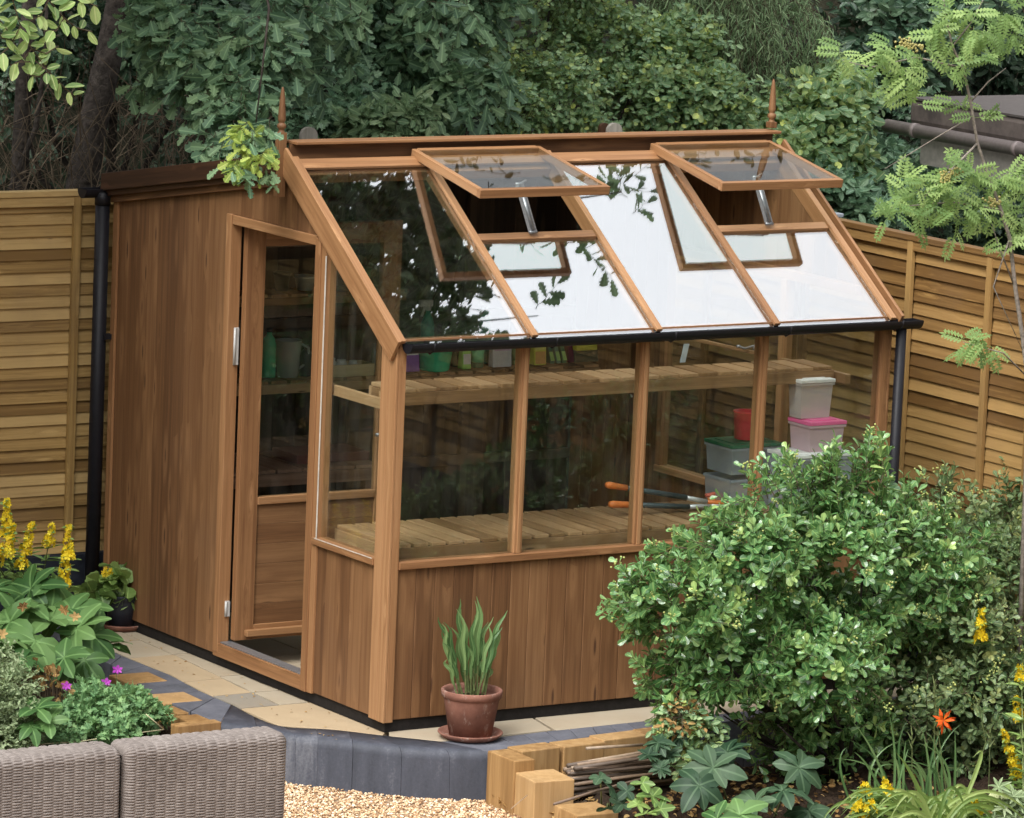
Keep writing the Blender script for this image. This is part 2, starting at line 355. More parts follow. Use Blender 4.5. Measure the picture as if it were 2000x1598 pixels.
# ------------------------------------------------------------------ materials
M = {}
M['clad'] = wood('cedar boards', (.098, .044, .018), (.166, .079, .033), (.245, .128, .057), var=.27, weather=.08, knots=.19, streak=50)
M['frame'] = wood('cedar frame', (.175, .078, .032), (.29, .145, .062), (.41, .225, .107), var=.22, knots=.09, streak=60)
M['dark'] = wood('dark brown stained wood', (.035, .015, .007), (.065, .029, .014), (.10, .046, .023), var=.4)  # own dark brown of the rear roof, barge boards and one picket
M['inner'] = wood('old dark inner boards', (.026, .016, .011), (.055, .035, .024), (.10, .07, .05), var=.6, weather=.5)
M['shelf'] = wood('shelf slats', (.22, .12, .055), (.36, .21, .105), (.46, .29, .16), var=.4)
M['dshelf'] = wood('reddish bench slats', (.19, .10, .068), (.32, .18, .125), (.45, .28, .20), var=.3)
M['fence'] = wood('green treated fence slats', (.22, .125, .040), (.42, .265, .095), (.56, .38, .16), knot=(.10, .05, .02), var=.5, weather=.25, streak=70, knots=.08)
M['fencer'] = wood('brown treated fence slats', (.15, .078, .024), (.29, .165, .054), (.40, .245, .09), knot=(.09, .04, .015), var=.45, weather=.2, streak=70, knots=.08)
M['sleeper'] = wood('pale sleepers', (.20, .105, .036), (.35, .205, .082), (.47, .30, .14), knot=(.2, .09, .03), var=.3, weather=.25, streak=26)
M['grey_wood'] = wood('weathered grey board', (.22, .20, .16), (.40, .37, .31), (.55, .51, .44), knots=.05)
M['black'] = plain('black plastic', (.010, .010, .014), .5, .3, bump=.05)
M['plinth'] = plain('black plinth', (.014, .012, .012), .7, .3, .3, 40)
M['char'] = plain('charcoal gravel board', (.022, .026, .038), .6, .4, .3, 12)
M['steel'] = plain('galvanised steel', (.30, .31, .33), .35, .5, .1, 60, metal=.6)
M['glass'] = glassmat('window glass', .026, dirt=.010); M['rglass'] = glassmat('roof glass', .27, (.97, .99, .98), .006)
M['terra'] = plain('terracotta', (.30, .135, .095), .85, .2, .2, 14, .5, col2=(.17, .075, .055))
M['soil'] = plain('soil', (.045, .030, .020), .95, .1, .5, 60, 1, bd=.02, col2=(.018, .012, .009))
M['bark'] = plain('bark', (.062, .052, .045), .9, .2, .4, 22, 1, bd=.02, col2=(.018, .015, .013))
M['bark2'] = plain('pale smooth bark', (.30, .26, .22), .8, .2, .3, 40, .5)
M['twig'] = plain('twig', (.10, .075, .05), .9, .2, .3, 30)
M['gtwig'] = plain('green stem', (.15, .19, .07), .6, .3, .3, 30)
M['fill'] = plain('leaf litter bank', (.030, .028, .018), 1, .05, .5, 7, 1, bd=.05, col2=(.010, .011, .007))

n = NT('lime stained terracotta'); ob = n.n('ShaderNodeTexCoord').outputs['Object']; z1 = n.noise(ob, 9, 5, .65); z2 = n.noise(n.scale(ob, (1, 1, .5)), 28, 6, .75); z3 = n.noise(ob, 90, 3)
c = n.ramp(z1, [(.3, (.15, .070, .052)), (.6, (.25, .118, .085)), (.8, (.31, .16, .12))])
f = n.n('ShaderNodeMapRange', interpolation_type='SMOOTHSTEP'); n.l(z2, f.inputs[0])
for k_, v_ in (('From Min', .54), ('From Max', .70), ('To Min', 0), ('To Max', .55)): f.inputs[k_].default_value = v_
M['terra'] = n.done(n.bsdf(n.mix(f.outputs[0], c, (.48, .40, .34)), .9, .15, n.math('ADD', z2, n.math('MULTIPLY', z3, .4)), .5, .002))
G = lambda *a: [(x/100, tuple(y/1000 for y in c)) for x, c in a]
M['l_oak'] = leafmat('oak leaf', G((5, (57, 118, 68)), (50, (116, 214, 119)), (95, (231, 346, 178))), .5, .35)
M['l_oaky'] = leafmat('young oak leaf', G((5, (130, 220, 60)), (50, (300, 420, 90)), (95, (520, 620, 150))), .5, .3, .45)
M['l_beech'] = leafmat('hornbeam leaf', G((5, (132, 228, 72)), (50, (288, 420, 132)), (95, (504, 624, 252))), .45, .4, .45)
M['l_hedge'] = leafmat('hedge leaf', G((5, (68, 159, 79)), (50, (154, 298, 147)), (90, (343, 503, 249)), (100, (757, 851, 237))), .42, .45)
M['l_ivy'] = leafmat('ivy leaf', G((5, (57, 130, 79)), (50, (124, 237, 137)), (95, (244, 378, 218))), .4, .5)
M['l_dark'] = leafmat('dark evergreen leaf', G((5, (31, 73, 44)), (50, (68, 140, 79)), (95, (157, 244, 139))), .35, .5)
M['l_deep'] = leafmat('leaf darkened for shade', G((5, (18, 34, 18)), (50, (34, 62, 34)), (95, (62, 98, 56))), .5, .3)  # shade of the deep gaps is put into this leaf colour
M['l_fine'] = leafmat('narrow grey green leaf', G((5, (84, 158, 80)), (50, (164, 265, 134)), (95, (291, 388, 202))), .5, .35)
M['l_shrub'] = leafmat('glossy shrub leaf', G((5, (47, 138, 42)), (45, (107, 248, 83)), (85, (196, 360, 143)), (100, (359, 486, 150))), .22, .8, .25)
M['l_shrub2'] = leafmat('duller shrub leaf', G((5, (57, 120, 49)), (45, (125, 215, 90)), (85, (225, 306, 150)), (100, (362, 400, 150))), .4, .45, .3)
M['l_rowan'] = leafmat('rowan leaflet', G((5, (126, 218, 69)), (50, (229, 356, 114)), (95, (379, 517, 184))), .5, .3, .4, False)
M['l_helle'] = leafmat('hellebore leaf', G((5, (38, 100, 27)), (50, (79, 164, 46)), (95, (137, 244, 78))), .5, .3, .25)
M['l_helled'] = leafmat('dark hellebore leaf', G((5, (20, 51, 25)), (50, (42, 86, 43)), (95, (76, 130, 64))), .5, .3, .25)
M['l_hebe'] = leafmat('grey green hebe leaf', G((5, (139, 202, 99)), (50, (240, 316, 165)), (95, (379, 455, 264))), .6, .3, .3)
M['l_ger'] = leafmat('geranium leaf', G((5, (78, 180, 77)), (50, (150, 291, 125)), (95, (258, 420, 175))), .5, .3, .3)
M['l_pot'] = leafmat('fresh green leaf', G((5, (80, 160, 40)), (50, (160, 260, 70)), (95, (280, 400, 120))), .4, .4, .35)
M['l_lily'] = leafmat('daylily strap', G((5, (120, 210, 50)), (50, (240, 350, 90)), (95, (400, 500, 170))), .4, .4, .4, False)
M['l_arum'] = leafmat('arum leaf', G((5, (50, 120, 40)), (50, (105, 200, 70)), (95, (200, 310, 120))), .35, .45, .3)
M['l_brown'] = leafmat('dead leaf', G((5, (120, 60, 22)), (50, (300, 170, 60)), (95, (480, 330, 140))), .8, .1, .3)
M['yellow'] = leafmat('yellow petal', G((5, (640, 420, 15)), (50, (800, 600, 25)), (95, (880, 740, 60))), .5, .2, .3, False)
M['orange'] = leafmat('orange petal', G((5, (700, 60, 12)), (50, (820, 110, 15)), (95, (900, 260, 30))), .5, .2, .3, False)
M['purple'] = leafmat('purple petal', G((5, (380, 40, 420)), (95, (620, 110, 640))), .5, .2, .3, False)

# ------------------------------------------------------------------ ground
GZ = -.27
mb = MB(); mb.box(-60, 60, -60, 60, GZ-1, GZ-.03)
struct(mb.build('ground', M['soil']))
# wooded bank rising behind the fence
def bank_h(x, y): return -.1+max(0, y-3.3)*.55+.25*math.sin(x*1.3+y)*.5
V = []; F = []; nx, ny = 60, 36
for j in range(ny+1):
    for i in range(nx+1):
        x = -14+i*36/nx; y = 3.15+j*(j/ny)*14/ny; V.append((x, y, bank_h(x, y)+random.uniform(-.08, .08)))
for j in range(ny):
    for i in range(nx): a = j*(nx+1)+i; F.append((a, a+1, a+nx+2, a+nx+1))
mb = MB(); mb.add(V, F, smooth=True); struct(mb.build('bank', M['fill']))

# paving: slabs cut along the joints seen in the photograph, charcoal edging band, kerb
IN = [(-.25, 2.9), (-.302, 1.846), (-.294, 1.391), (-.329, 1.058), (-.338, .746), (-.356, .315), (-.17, .145), (-.013, -.046), (.148, -.227), (.437, -.247), (.939, -.21), (1.3, -.205), (3.1, -.205)]
OUT = [(-.40, 2.9), (-.437, 1.694), (-.511, 1.347), (-.567, .97), (-.566, .431), (-.393, .138), (-.265, -.019), (-.031, -.302), (.246, -.465), (.42, -.425), (.86, -.38), (1.3, -.36), (3.1, -.36)]
PZ = -.05
n = NT('sandstone slabs'); ti = n.attr('tint').outputs['Fac']; ob = n.n('ShaderNodeTexCoord').outputs['Object']
z1 = n.noise(ob, 3.5, 5, .6); z2 = n.noise(ob, 45, 4, .7)
c = n.ramp(ti, [(0, (.21, .20, .18)), (.22, (.23, .22, .19)), (.3, (.42, .32, .20)), (.62, (.46, .35, .22)), (.82, (.38, .33, .25)), (1, (.43, .38, .29))])
c = n.mix(n.math('MULTIPLY', n.math('SUBTRACT', z1, .35), 1.2), c, (.30, .215, .13)); c = n.mix(n.math('MULTIPLY', z2, .35), c, (.36, .30, .21))
M['slab'] = n.done(n.bsdf(c, .8, .25, n.math('ADD', z1, z2), .35, .004))
n = NT('charcoal kerb stone'); ob = n.n('ShaderNodeTexCoord').outputs['Object']; z1 = n.noise(n.scale(ob, (6, 6, 1.2)), 2, 5, .65); z2 = n.noise(ob, 90, 3, .7); ti = n.attr('tint').outputs['Fac']
c = n.ramp(n.math('ADD', n.math('ADD', n.math('MULTIPLY', z1, .7), n.math('MULTIPLY', z2, .25)), n.math('MULTIPLY', ti, .12)), [(.34, (.034, .038, .049)), (.56, (.062, .067, .086)), (.78, (.17, .175, .195))])
M['kerb'] = n.done(n.bsdf(c, .62, .35, z2, .3, .002))
def slab(mb, poly, tint, z=PZ, th=.04):
    cx = sum(p[0] for p in poly)/len(poly); cy = sum(p[1] for p in poly)/len(poly)
    q = []
    for (x, y) in poly:
        d = math.hypot(x-cx, y-cy); k = max(0, (d-.0075)/d); q.append((cx+(x-cx)*k, cy+(y-cy)*k))
    mb.prism(q, z-th, z, tint=tint)
mb = MB()
JT = [(-.045, 2.9), (-.057, 2.183), (-.07, 1.721), (-.116, 1.078), (-.138, .746), (-.142, .66)]
def onl(L, y):
    for (a, b) in zip(L, L[1:]):
        if b[1] <= y <= a[1]: return a[0]+(b[0]-a[0])*(a[1]-y)/(a[1]-b[1])
    return L[-1][0]
def strip(L0, L1, ys, tints):
    for k in range(len(ys)-1):
        y1, y0 = ys[k], ys[k+1]; mids = sorted([p[1] for p in L1+L0 if y0+.02 < p[1] < y1-.02])
        e1 = [(onl(L1, y), y) for y in [y0]+[m for m in mids]+[y1]]; e0 = [(onl(L0, y), y) for y in [y1]+mids[::-1]+[y0]]
        slab(mb, e1+e0, tints[k])
WL = [(.012, 2.9), (.012, .6)]
strip(WL, JT, [2.9, 2.3, 1.78, 1.28, .93, .66], [.8, .9, .78, .95, .84]); strip(JT, IN[:6], [2.9, 2.12, 1.78, 1.24, .93, .66], [.8, .95, .40, .5, .08])
slab(mb, [(.012, .0), (.012, .66), (-.142, .66), (-.342, .66), (-.356, .315), (-.17, .145), (-.02, -.04)], .42)
slab(mb, [(-.01, -.052), (.03, .02), (.30, .02), (.21, -.235), (.148, -.227)], .8)
for k, (a, b) in enumerate([(.30, .78), (.78, 1.45), (1.45, 2.1), (2.1, 3.1)]): slab(mb, [(a, .02), (b, .02), (b-.05, -.22), (a-.09 if k == 0 else a-.05, -.235)], [.85, .88, .93, .9][k])
for i_ in range(5):
    for j_ in range(5): slab(mb, [(.02+.516*i_, .03+.514*j_), (.02+.516*(i_+1), .03+.514*j_), (.02+.516*(i_+1), .03+.514*(j_+1)), (.02+.516*i_, .03+.514*(j_+1))], .35+.6*random.random(), z=PZ-.002)
struct(mb.build('paving', M['slab'], bevel=.003))
mb = MB()
def band(mb, A, B, z, th, step=.1):
    for i in range(len(A)-1):
        L0 = math.dist(B[i], B[i+1]); k = max(1, round(L0/step))
        for j in range(k):
            f0, f1 = (j+.012)/k, (j+.988)/k
            q = [tuple(A[i][c]+(A[i+1][c]-A[i][c])*f for c in (0, 1)) for f in (f0, f1)]+[tuple(B[i][c]+(B[i+1][c]-B[i][c])*f for c in (0, 1)) for f in (f1, f0)]
            mb.prism(q, z-th, z, tint=random.random())
band(mb, IN[:5], OUT[:5], PZ-.002, .25, .22); band(mb, IN[8:], OUT[8:], PZ-.002, .3, .12)
n = NT('dusty edging stone'); ob = n.n('ShaderNodeTexCoord').outputs['Object']; z1 = n.noise(ob, 7, 5, .65); z2 = n.noise(ob, 70, 3, .7); ti = n.attr('tint').outputs['Fac']
c = n.ramp(n.math('ADD', n.math('ADD', n.math('MULTIPLY', z1, .6), n.math('MULTIPLY', z2, .3)), n.math('MULTIPLY', ti, .12)), [(.34, (.075, .078, .092)), (.56, (.125, .13, .155)), (.78, (.20, .20, .215))])
M['band'] = n.done(n.bsdf(c, .75, .25, z2, .3, .002))
struct(mb.build('edging_band', M['band'], bevel=.003))
# curved kerb with a rounded nose
KO = OUT[4:9]; KI = IN[4:9]
def cr(pts, t):
    n_ = len(pts)-1; s_ = min(int(t*n_), n_-1); u = t*n_-s_
    g = lambda i: np.array(pts[max(0, min(n_, i))]); p0, p1, p2, p3 = g(s_-1), g(s_), g(s_+1), g(s_+2)
    return .5*((2*p1)+(-p0+p2)*u+(2*p0-5*p1+4*p2-p3)*u*u+(-p0+3*p1-3*p2+p3)*u**3)
mb = MB(); nb = 7
for bI in range(nb):
    V = []; ns = 7; tn = random.random()
    for si in range(ns):
        t = (bI+.005+(.990)*si/(ns-1))/nb; o_, i_ = cr(KO, t), cr(KI, t); d = (o_-i_)/np.linalg.norm(o_-i_); rr = .045
        prof = [(i_, PZ-.22), (i_, PZ-.001)]
        for a in range(0, 91, 18): prof.append((o_-d*rr+d*rr*math.sin(R(a)), PZ-rr+rr*math.cos(R(a))))
        prof += [(o_+d*.01, GZ-.05)]
        for q, z in prof: V.append((q[0], q[1], z))
    m_ = len(V)//ns; F = []
    mb.add(V[:m_], [tuple(range(m_))[::-1]], tint=tn); mb.add(V[-m_:], [tuple(range(m_))], tint=tn)
    for si in range(ns-1):
        for j in range(m_-1): F.append((si*m_+j, si*m_+j+1, (si+1)*m_+j+1, (si+1)*m_+j))
    mb.add(V, F, tint=tn, smooth=True)
ob = struct(mb.build('kerb', M['kerb'])); 
# beds
mb = MB()
def bed(poly, z0, hgt, name):
    """lumpy soil inside a polygon's bounding box, cut by point-in-polygon"""
    xs = [p[0] for p in poly]; ys_ = [p[1] for p in poly]; x0, x1, y0, y1 = min(xs), max(xs), min(ys_), max(ys_); st = .05
    def inside(x, y):
        c = False; j = len(poly)-1
        for i in range(len(poly)):
            (xi, yi), (xj, yj) = poly[i], poly[j]
            if (yi > y) != (yj > y) and x < (xj-xi)*(y-yi)/(yj-yi)+xi: c = not c
            j = i
        return c
    nx = int((x1-x0)/st)+1; ny = int((y1-y0)/st)+1; V = []; F = []
    for j in range(ny+1):
        for i in range(nx+1): V.append((x0+i*st, y0+j*st, z0+random.uniform(-.02, .02)*hgt+.02*math.sin(i*.7)*math.sin(j*.9)))
    for j in range(ny):
        for i in range(nx):
            if inside(x0+(i+.5)*st, y0+(j+.5)*st): a = j*(nx+1)+i; F.append((a, a+1, a+nx+2, a+nx+1))
    b = MB(); b.add(V, F, smooth=True); return struct(b.build(name, M['soil']))
bed([(-6, -1.0), (-1.0, -.3), (-.62, .38), (-.62, .95), (-.56, 1.35), (-.46, 1.7), (-.41, 2.9), (-6, 2.9)], -.13, 1, 'left_bed')
bed([(.36, -.75), (.42, -.5), (.9, -.46), (3.15, -.42), (3.15, -7), (-.6, -7), (.12, -1.75), (.25, -1.1)], -.24, 1.3, 'right_bed')
# gravel sheet with loose stones
n = NT('gravel sheet'); ob = n.n('ShaderNodeTexCoord').outputs['Object']; v = n.n('ShaderNodeTexVoronoi', Scale=95); n.l(ob, v.inputs[0])
c = n.ramp(v.outputs['Color'], [(.1, (.30, .17, .09)), (.5, (.55, .38, .23)), (.9, (.75, .60, .42))]); c = n.mix(n.math('MULTIPLY', v.outputs['Distance'], .9), c, (.12, .07, .04))
M['gravel'] = n.done(n.bsdf(c, .8, .3, n.math('SUBTRACT', 1.0, v.outputs['Distance']), 1, .006))
mb = MB(); mb.add([(-8, -8, GZ), (2.5, -8, GZ), (2.5, .6, GZ), (-8, .6, GZ)], [(0, 1, 2, 3)]); struct(mb.build('gravel', M['gravel']))
n = NT('gravel stones'); ti = n.attr('tint').outputs['Fac']
c = n.ramp(ti, [(0, (.22, .12, .06)), (.25, (.45, .27, .14)), (.6, (.66, .47, .28)), (.85, (.78, .62, .42)), (1, (.82, .74, .62))]); M['stone'] = n.done(n.bsdf(c, .65, .4))
lf = LF(); ph = (1+5**.5)/2
iv = np.array([(-1, ph, 0), (1, ph, 0), (-1, -ph, 0), (1, -ph, 0), (0, -1, ph), (0, 1, ph), (0, -1, -ph), (0, 1, -ph), (ph, 0, -1), (ph, 0, 1), (-ph, 0, -1), (-ph, 0, 1)], float)/1.9
iff = [(0, 11, 5), (0, 5, 1), (0, 1, 7), (0, 7, 10), (0, 10, 11), (1, 5, 9), (5, 11, 4), (11, 10, 2), (10, 7, 6), (7, 1, 8), (3, 9, 4), (3, 4, 2), (3, 2, 6), (3, 6, 8), (3, 8, 9), (4, 9, 5), (2, 4, 11), (6, 2, 10), (8, 6, 7), (9, 8, 1)]
N_ = 26000; px = rng.uniform(-1.3, .75, N_); py = rng.uniform(-1.5, .3, N_)
lf.inst((iv*np.array([1, .8, .65]), iff), np.stack([px, py, np.full(N_, GZ+.003)+rng.random(N_)*.006], 1), rng.normal(size=(N_, 3))*[1, 1, .25], UP+rng.normal(0, .3, (N_, 3)), rng.uniform(.0038, .0085, N_))
tag(lf.build('gravel_stones', [M['stone']]), 'loose golden gravel stones in front of the charcoal kerb', 'gravel', kind='stuff')

# ------------------------------------------------------------------ the potting shed / greenhouse
LX, WY, HE, HR, YR, HB = 2.60, 2.60, 1.665, 2.366, 1.0, 2.055
def zr(y): return HE+(HR-HE)*y/YR if y <= YR else 2.325-.167*(y-YR)
X, Y, Z = (1, 0, 0), (0, 1, 0), (0, 0, 1)
gh = thing('potting_shed', 'cedar potting shed half glazed, with two open roof vents and its door standing open', 'greenhouse', (0, 0, PZ))
mb = MB(); mb.box(.012, LX-.012, .012, .06, PZ, .0); mb.box(.012, LX-.012, WY-.06, WY-.012, PZ, .0); mb.box(.0125, .06, .0605, WY-.0605, PZ, .0); mb.box(LX-.06, LX-.0125, .0605, WY-.0605, PZ, .0); mb.build('plinth', M['plinth'], gh)
def boards_x0(mb, x0, x1, ya, yb, zf0, zf1, wd=.098):
    """vertical boards on a wall square to x, from ya to yb, bottom/top as functions of y"""
    n_ = max(1, round((yb-ya)/wd))
    for i in range(n_):
        a, b = ya+(yb-ya)*i/n_, ya+(yb-ya)*(i+1)/n_; jx = random.uniform(0, .0012)
        if (a < YR < b) and zf1(YR) > 2.3:
            for (a2, b2) in ((a, YR), (YR, b)): mb.hexa([(x0-jx, a2, zf0(a2)), (x1, a2, zf0(a2)), (x1, b2, zf0(b2)), (x0-jx, b2, zf0(b2)), (x0-jx, a2, zf1(a2)), (x1, a2, zf1(a2)), (x1, b2, zf1(b2)), (x0-jx, b2, zf1(b2))], Z, tint=.4)
            continue
        mb.hexa([(x0-jx, a, zf0(a)), (x1, a, zf0(a)), (x1, b, zf0(b)), (x0-jx, b, zf0(b)), (x0-jx, a, zf1(a)), (x1, a, zf1(a)), (x1, b, zf1(b)), (x0-jx, b, zf1(b))], Z)
c0 = lambda v: (lambda y: v)
JL, JR, DT = 1.505, .655, 2.03          # door opening: frame outer faces
zt = lambda y: zr(y)-.03
mb = MB()
boards_x0(mb, 0, .014, JL, WY-.045, c0(.004), zt)
boards_x0(mb, 0, .014, .80, JL, c0(DT), zt)
mb.hexa([(0, .62, 2.0), (.014, .62, 2.0), (.014, .80, DT), (0, .80, DT), (0, .62, zt(.62)), (.014, .62, zt(.62)), (.014, .80, zt(.80)), (0, .80, zt(.80))], Z)
boards_x0(mb, 0, .014, .113, JR-.01, c0(.004), c0(.668), .1)
mb.build('side_wall', M['clad'], gh, bevel=.004)
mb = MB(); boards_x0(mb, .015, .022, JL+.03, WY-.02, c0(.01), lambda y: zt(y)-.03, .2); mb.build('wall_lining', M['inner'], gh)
def boards_y(mb, y0, y1, xa, xb, z0, z1, wd=.098):
    n_ = max(1, round((xb-xa)/wd))
    for i in range(n_):
        a, b = xa+(xb-xa)*i/n_, xa+(xb-xa)*(i+1)/n_; j = random.uniform(0, .0012); mb.box(a, b, y0-j, y1, z0, z1)
mb = MB(); boards_y(mb, 0, .014, .037, LX-.04, .004, .668, .096); mb.build('front_wall', M['clad'], gh, bevel=.004)
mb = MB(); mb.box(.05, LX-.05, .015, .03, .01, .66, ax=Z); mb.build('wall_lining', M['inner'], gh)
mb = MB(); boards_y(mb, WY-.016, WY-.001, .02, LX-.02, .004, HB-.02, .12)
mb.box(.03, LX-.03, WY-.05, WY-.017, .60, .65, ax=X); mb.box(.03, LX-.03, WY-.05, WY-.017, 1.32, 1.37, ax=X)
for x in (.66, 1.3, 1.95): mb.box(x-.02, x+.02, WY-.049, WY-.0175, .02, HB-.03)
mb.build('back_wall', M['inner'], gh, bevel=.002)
# far gable: boarded below and behind, glazed in front
mb = MB(); boards_x0(mb, LX-.014, LX, .06, 1.76, c0(.004), c0(.668)); boards_x0(mb, LX-.014, LX, 1.76, WY-.03, c0(.004), zt); mb.build('far_wall', M['clad'], gh, bevel=.0028)
mb = MB(); boards_x0(mb, LX-.014, LX, .20, 1.76, c0(1.786), zt); mb.build('far_wall', M['clad'], gh, bevel=.0028)
mb = MB()
for y in (.76,): mb.box(LX-.05, LX, y-.022, y+.022, .70, 1.74)
mb.box(LX-.05, LX, 1.72, 1.76, .67, 1.74); mb.box(LX-.05, LX+.002, .20, 1.76, 1.741, 1.785, ax=Y); mb.box(LX-.055, LX+.01, .06, 1.76, .668, .70, ax=Y); mb.build('far_frame', M['frame'], gh, bevel=.002)
# corner posts (two boards meeting on each corner)
def post(name, *bx): 
    mb = MB()
    for b in bx: mb.box(*b)
    return mb.build(name, M['frame'], gh, bevel=.003)
post('corner_post', (-.014, .0, -.014, .048, -.004, HE-.03), (-.0145, .0, .048, .112, -.003, HE+.01), (.0, .036, -.014, -.001, -.004, HE-.0), (.0, .034, .0, .055, .0, HE-.02))
post('corner_post', (LX-.040, LX, -.014, .0, -.004, HE-.0), (LX, LX+.014, -.014, .062, -.004, HE-.03), (LX-.038, LX-.015, .001, .055, .0, HE-.02))
post('corner_post', (-.014, .0, WY-.045, WY, -.003, HB-.06), (.015, .05, WY-.05, WY-.02, .0, HB-.06))
# sills
mb = MB(); mb.box(.0365, LX-.0405, -.022, .05, .668, .700, ax=X); mb.build('sill', M['frame'], gh, bevel=.003)
mb = MB(); mb.box(-.022, .05, .1125, JR-.012, .668, .700, ax=Y); mb.build('sill', M['frame'], gh, bevel=.003)
# front mullions, window bars
for x in (.645, 1.275, 1.915):
    mb = MB(); mb.box(x-.020, x+.020, -.006, .05, .701, HE-.035); mb.box(x-.009, x+.009, -.012, -.006, .7005, HE-.04); mb.build('mullion', M['frame'], gh, bevel=.002)
mb = MB(); mb.box(.0345, LX-.0385, -.004, .052, HE-.05, HE-.006, ax=X); mb.build('eaves_beam', M['frame'], gh, bevel=.002)
mb = MB()
mb.box(-.012, .045, JR-.04, JR, -.002, 2.0); mb.box(-.018, .045, JR, JR+.048, -.002, 2.02); mb.box(-.0185, .04, JL-.045, JL, .02, DT)
mb.box(-.012, .05, JR+.049, JL-.046, 1.985, DT-.002, ax=Y)
mb.build('door_frame', M['frame'], gh, bevel=.003)
mb = MB(); mb.box(-.016, .05, JR+.049, JL+.0, -.002, .062, ax=Y); mb.build('threshold', M['frame'], gh, bevel=.003)
mb = MB(); mb.box(-.006, .05, JR+.05, JL-.05, .063, .068); mb.build('threshold_strip', M['steel'], gh)
mb = MB(); mb.box(-.0155, -.0125, JR-.047, JR-.0405, .70, 1.95); mb.box(-.023, -.0225, .118, JR-.04, .697, .701); mb.build('weather_strip', plain('pale strip', (.6, .56, .5), .5), gh)
# window panes
def pane(name, v8, m=M['glass']):
    mb = MB(); mb.hexa(v8, Z); return mb.build(name, m, gh)
def bx8(x0, x1, y0, y1, z0, z1): return [(x0, y0, z0), (x1, y0, z0), (x1, y1, z0), (x0, y1, z0), (x0, y0, z1), (x1, y0, z1), (x1, y1, z1), (x0, y1, z1)]
xs = [.035, .645, 1.275, 1.915, LX-.039]
for a, b in zip(xs, xs[1:]): pane('window_pane', bx8(a+(.0205 if a > .1 else 0), b-(.0205 if b < 2.5 else 0), .012, .016, .701, HE-.051))
pane('window_pane', [(.012, .113, .701), (.016, .113, .701), (.016, JR-.041, .701), (.012, JR-.041, .701), (.012, .113, zr(.113)-.03), (.016, .113, zr(.113)-.03), (.016, JR-.041, zr(JR-.041)-.04), (.012, JR-.041, zr(JR-.041)-.04)])
for a, b in ((.06, .737), (.783, 1.719)):
    za, zb = min(1.74, zr(a)-.04), min(1.74, zr(b)-.04); pane('window_pane', [(LX-.03, a, .701), (LX-.026, a, .701), (LX-.026, b, .701), (LX-.03, b, .701), (LX-.03, a, za), (LX-.026, a, za), (LX-.026, b, zb), (LX-.03, b, zb)])
# glazed slope
SL = math.atan2(HR-HE, YR); cs, sn = math.cos(SL), math.sin(SL); nv = Vector((0, -sn, cs))
def rp(x, y, h=0): q = Vector((x, y, HE+(HR-HE)*y))+nv*h; return q
def rbar(mb, x0, x1, ya, yb, h0, h1, ax=None, **k):
    mb.hexa([rp(x0, ya, h0), rp(x1, ya, h0), rp(x1, yb, h0), rp(x0, yb, h0), rp(x0, ya, h1), rp(x1, ya, h1), rp(x1, yb, h1), rp(x0, yb, h1)], ax or Vector((0, cs, sn)), **k)
rx = [-.005, .665, 1.315, 1.95, 2.595]
for i, x in enumerate(rx):
    mb = MB()
    w_ = .0125
    rbar(mb, x-w_, x+w_, -.015, .955, -.045, .014); rbar(mb, x-w_-.003, x+w_+.003, -.03, .945, .0145, .031)
    if i == 4: rbar(mb, x+.040, x+.056, -.03, .965, -.06, .040); rbar(mb, x+.0165, x+.0395, -.02, .94, -.045, -.02)
    mb.build('rafter', M['frame'], gh, bevel=.0025)
mb = MB(); rbar(mb, -.026, -.024+.0, -.03, .98, -.115, .010); mb2 = MB(); rbar(mb2, -.034, -.0185, -.035, .99, -.078, .033); mb2.build('barge_board', M['frame'], gh, bevel=.0025)
for (a, b) in ((rx[1], rx[2]), (rx[3], rx[4])):
    mb = MB(); rbar(mb, a+.021, b-.021, .475, .51, -.02, .024, X); mb.build('glazing_bar', M['frame'], gh, bevel=.002)
for i in range(4):
    a, b = rx[i]+.0128, rx[i+1]-.0128; top = .90 if i in (0, 2) else .474
    mb = MB(); rbar(mb, a, b, -.028, top, .007, .011); mb.build('roof_pane', M['rglass'], gh)
mb = MB(); mb.box(.02, LX-.02, -.02, .03, HE-.004, HE+.006, ax=X); mb.build('eaves_strip', M['frame'], gh)
# ridge
mb = MB(); rbar(mb, .01, LX-.01, .885, .935, .0125, .026, X); rbar(mb, .01, LX-.01, .87, .93, -.05, .0, X); mb.build('head_rail', M['frame'], gh, bevel=.002)
mb = MB(); mb.box(.0, LX, .978, 1.0, HR-.075, HR+.033, ax=X); mb.box(.0, LX, .945, .977, HR-.062, HR-.048, ax=X); mb.build('ridge_fascia', M['clad'], gh, bevel=.002)
mb = MB(); mb.box(.005, LX+.02, .935, 1.04, HR+.034, HR+.048, ax=X); mb.build('ridge_cap', M['frame'], gh, bevel=.003)
for x in (-.038, LX+.005):
    mb = MB(); zb = HR+.057 if x > 0 else HR-.16
    mb.box(x-.019, x+.019, .981, 1.019, zb if x > 0 else HR-.20, HR+.085)
    mb.lathe([(.017, 0), (.013, .006), (.012, .012), (.019, .020), (.0205, .028), (.019, .036), (.012, .042), (.015, .048), (.0175, .056), (.0175, .062), (.0155, .10), (.0115, .155), (.0075, .185), (.0035, .20)], (x, 1.0, HR+.085), 20)
    mb.build('finial', M['clad'], gh, bevel=.002)
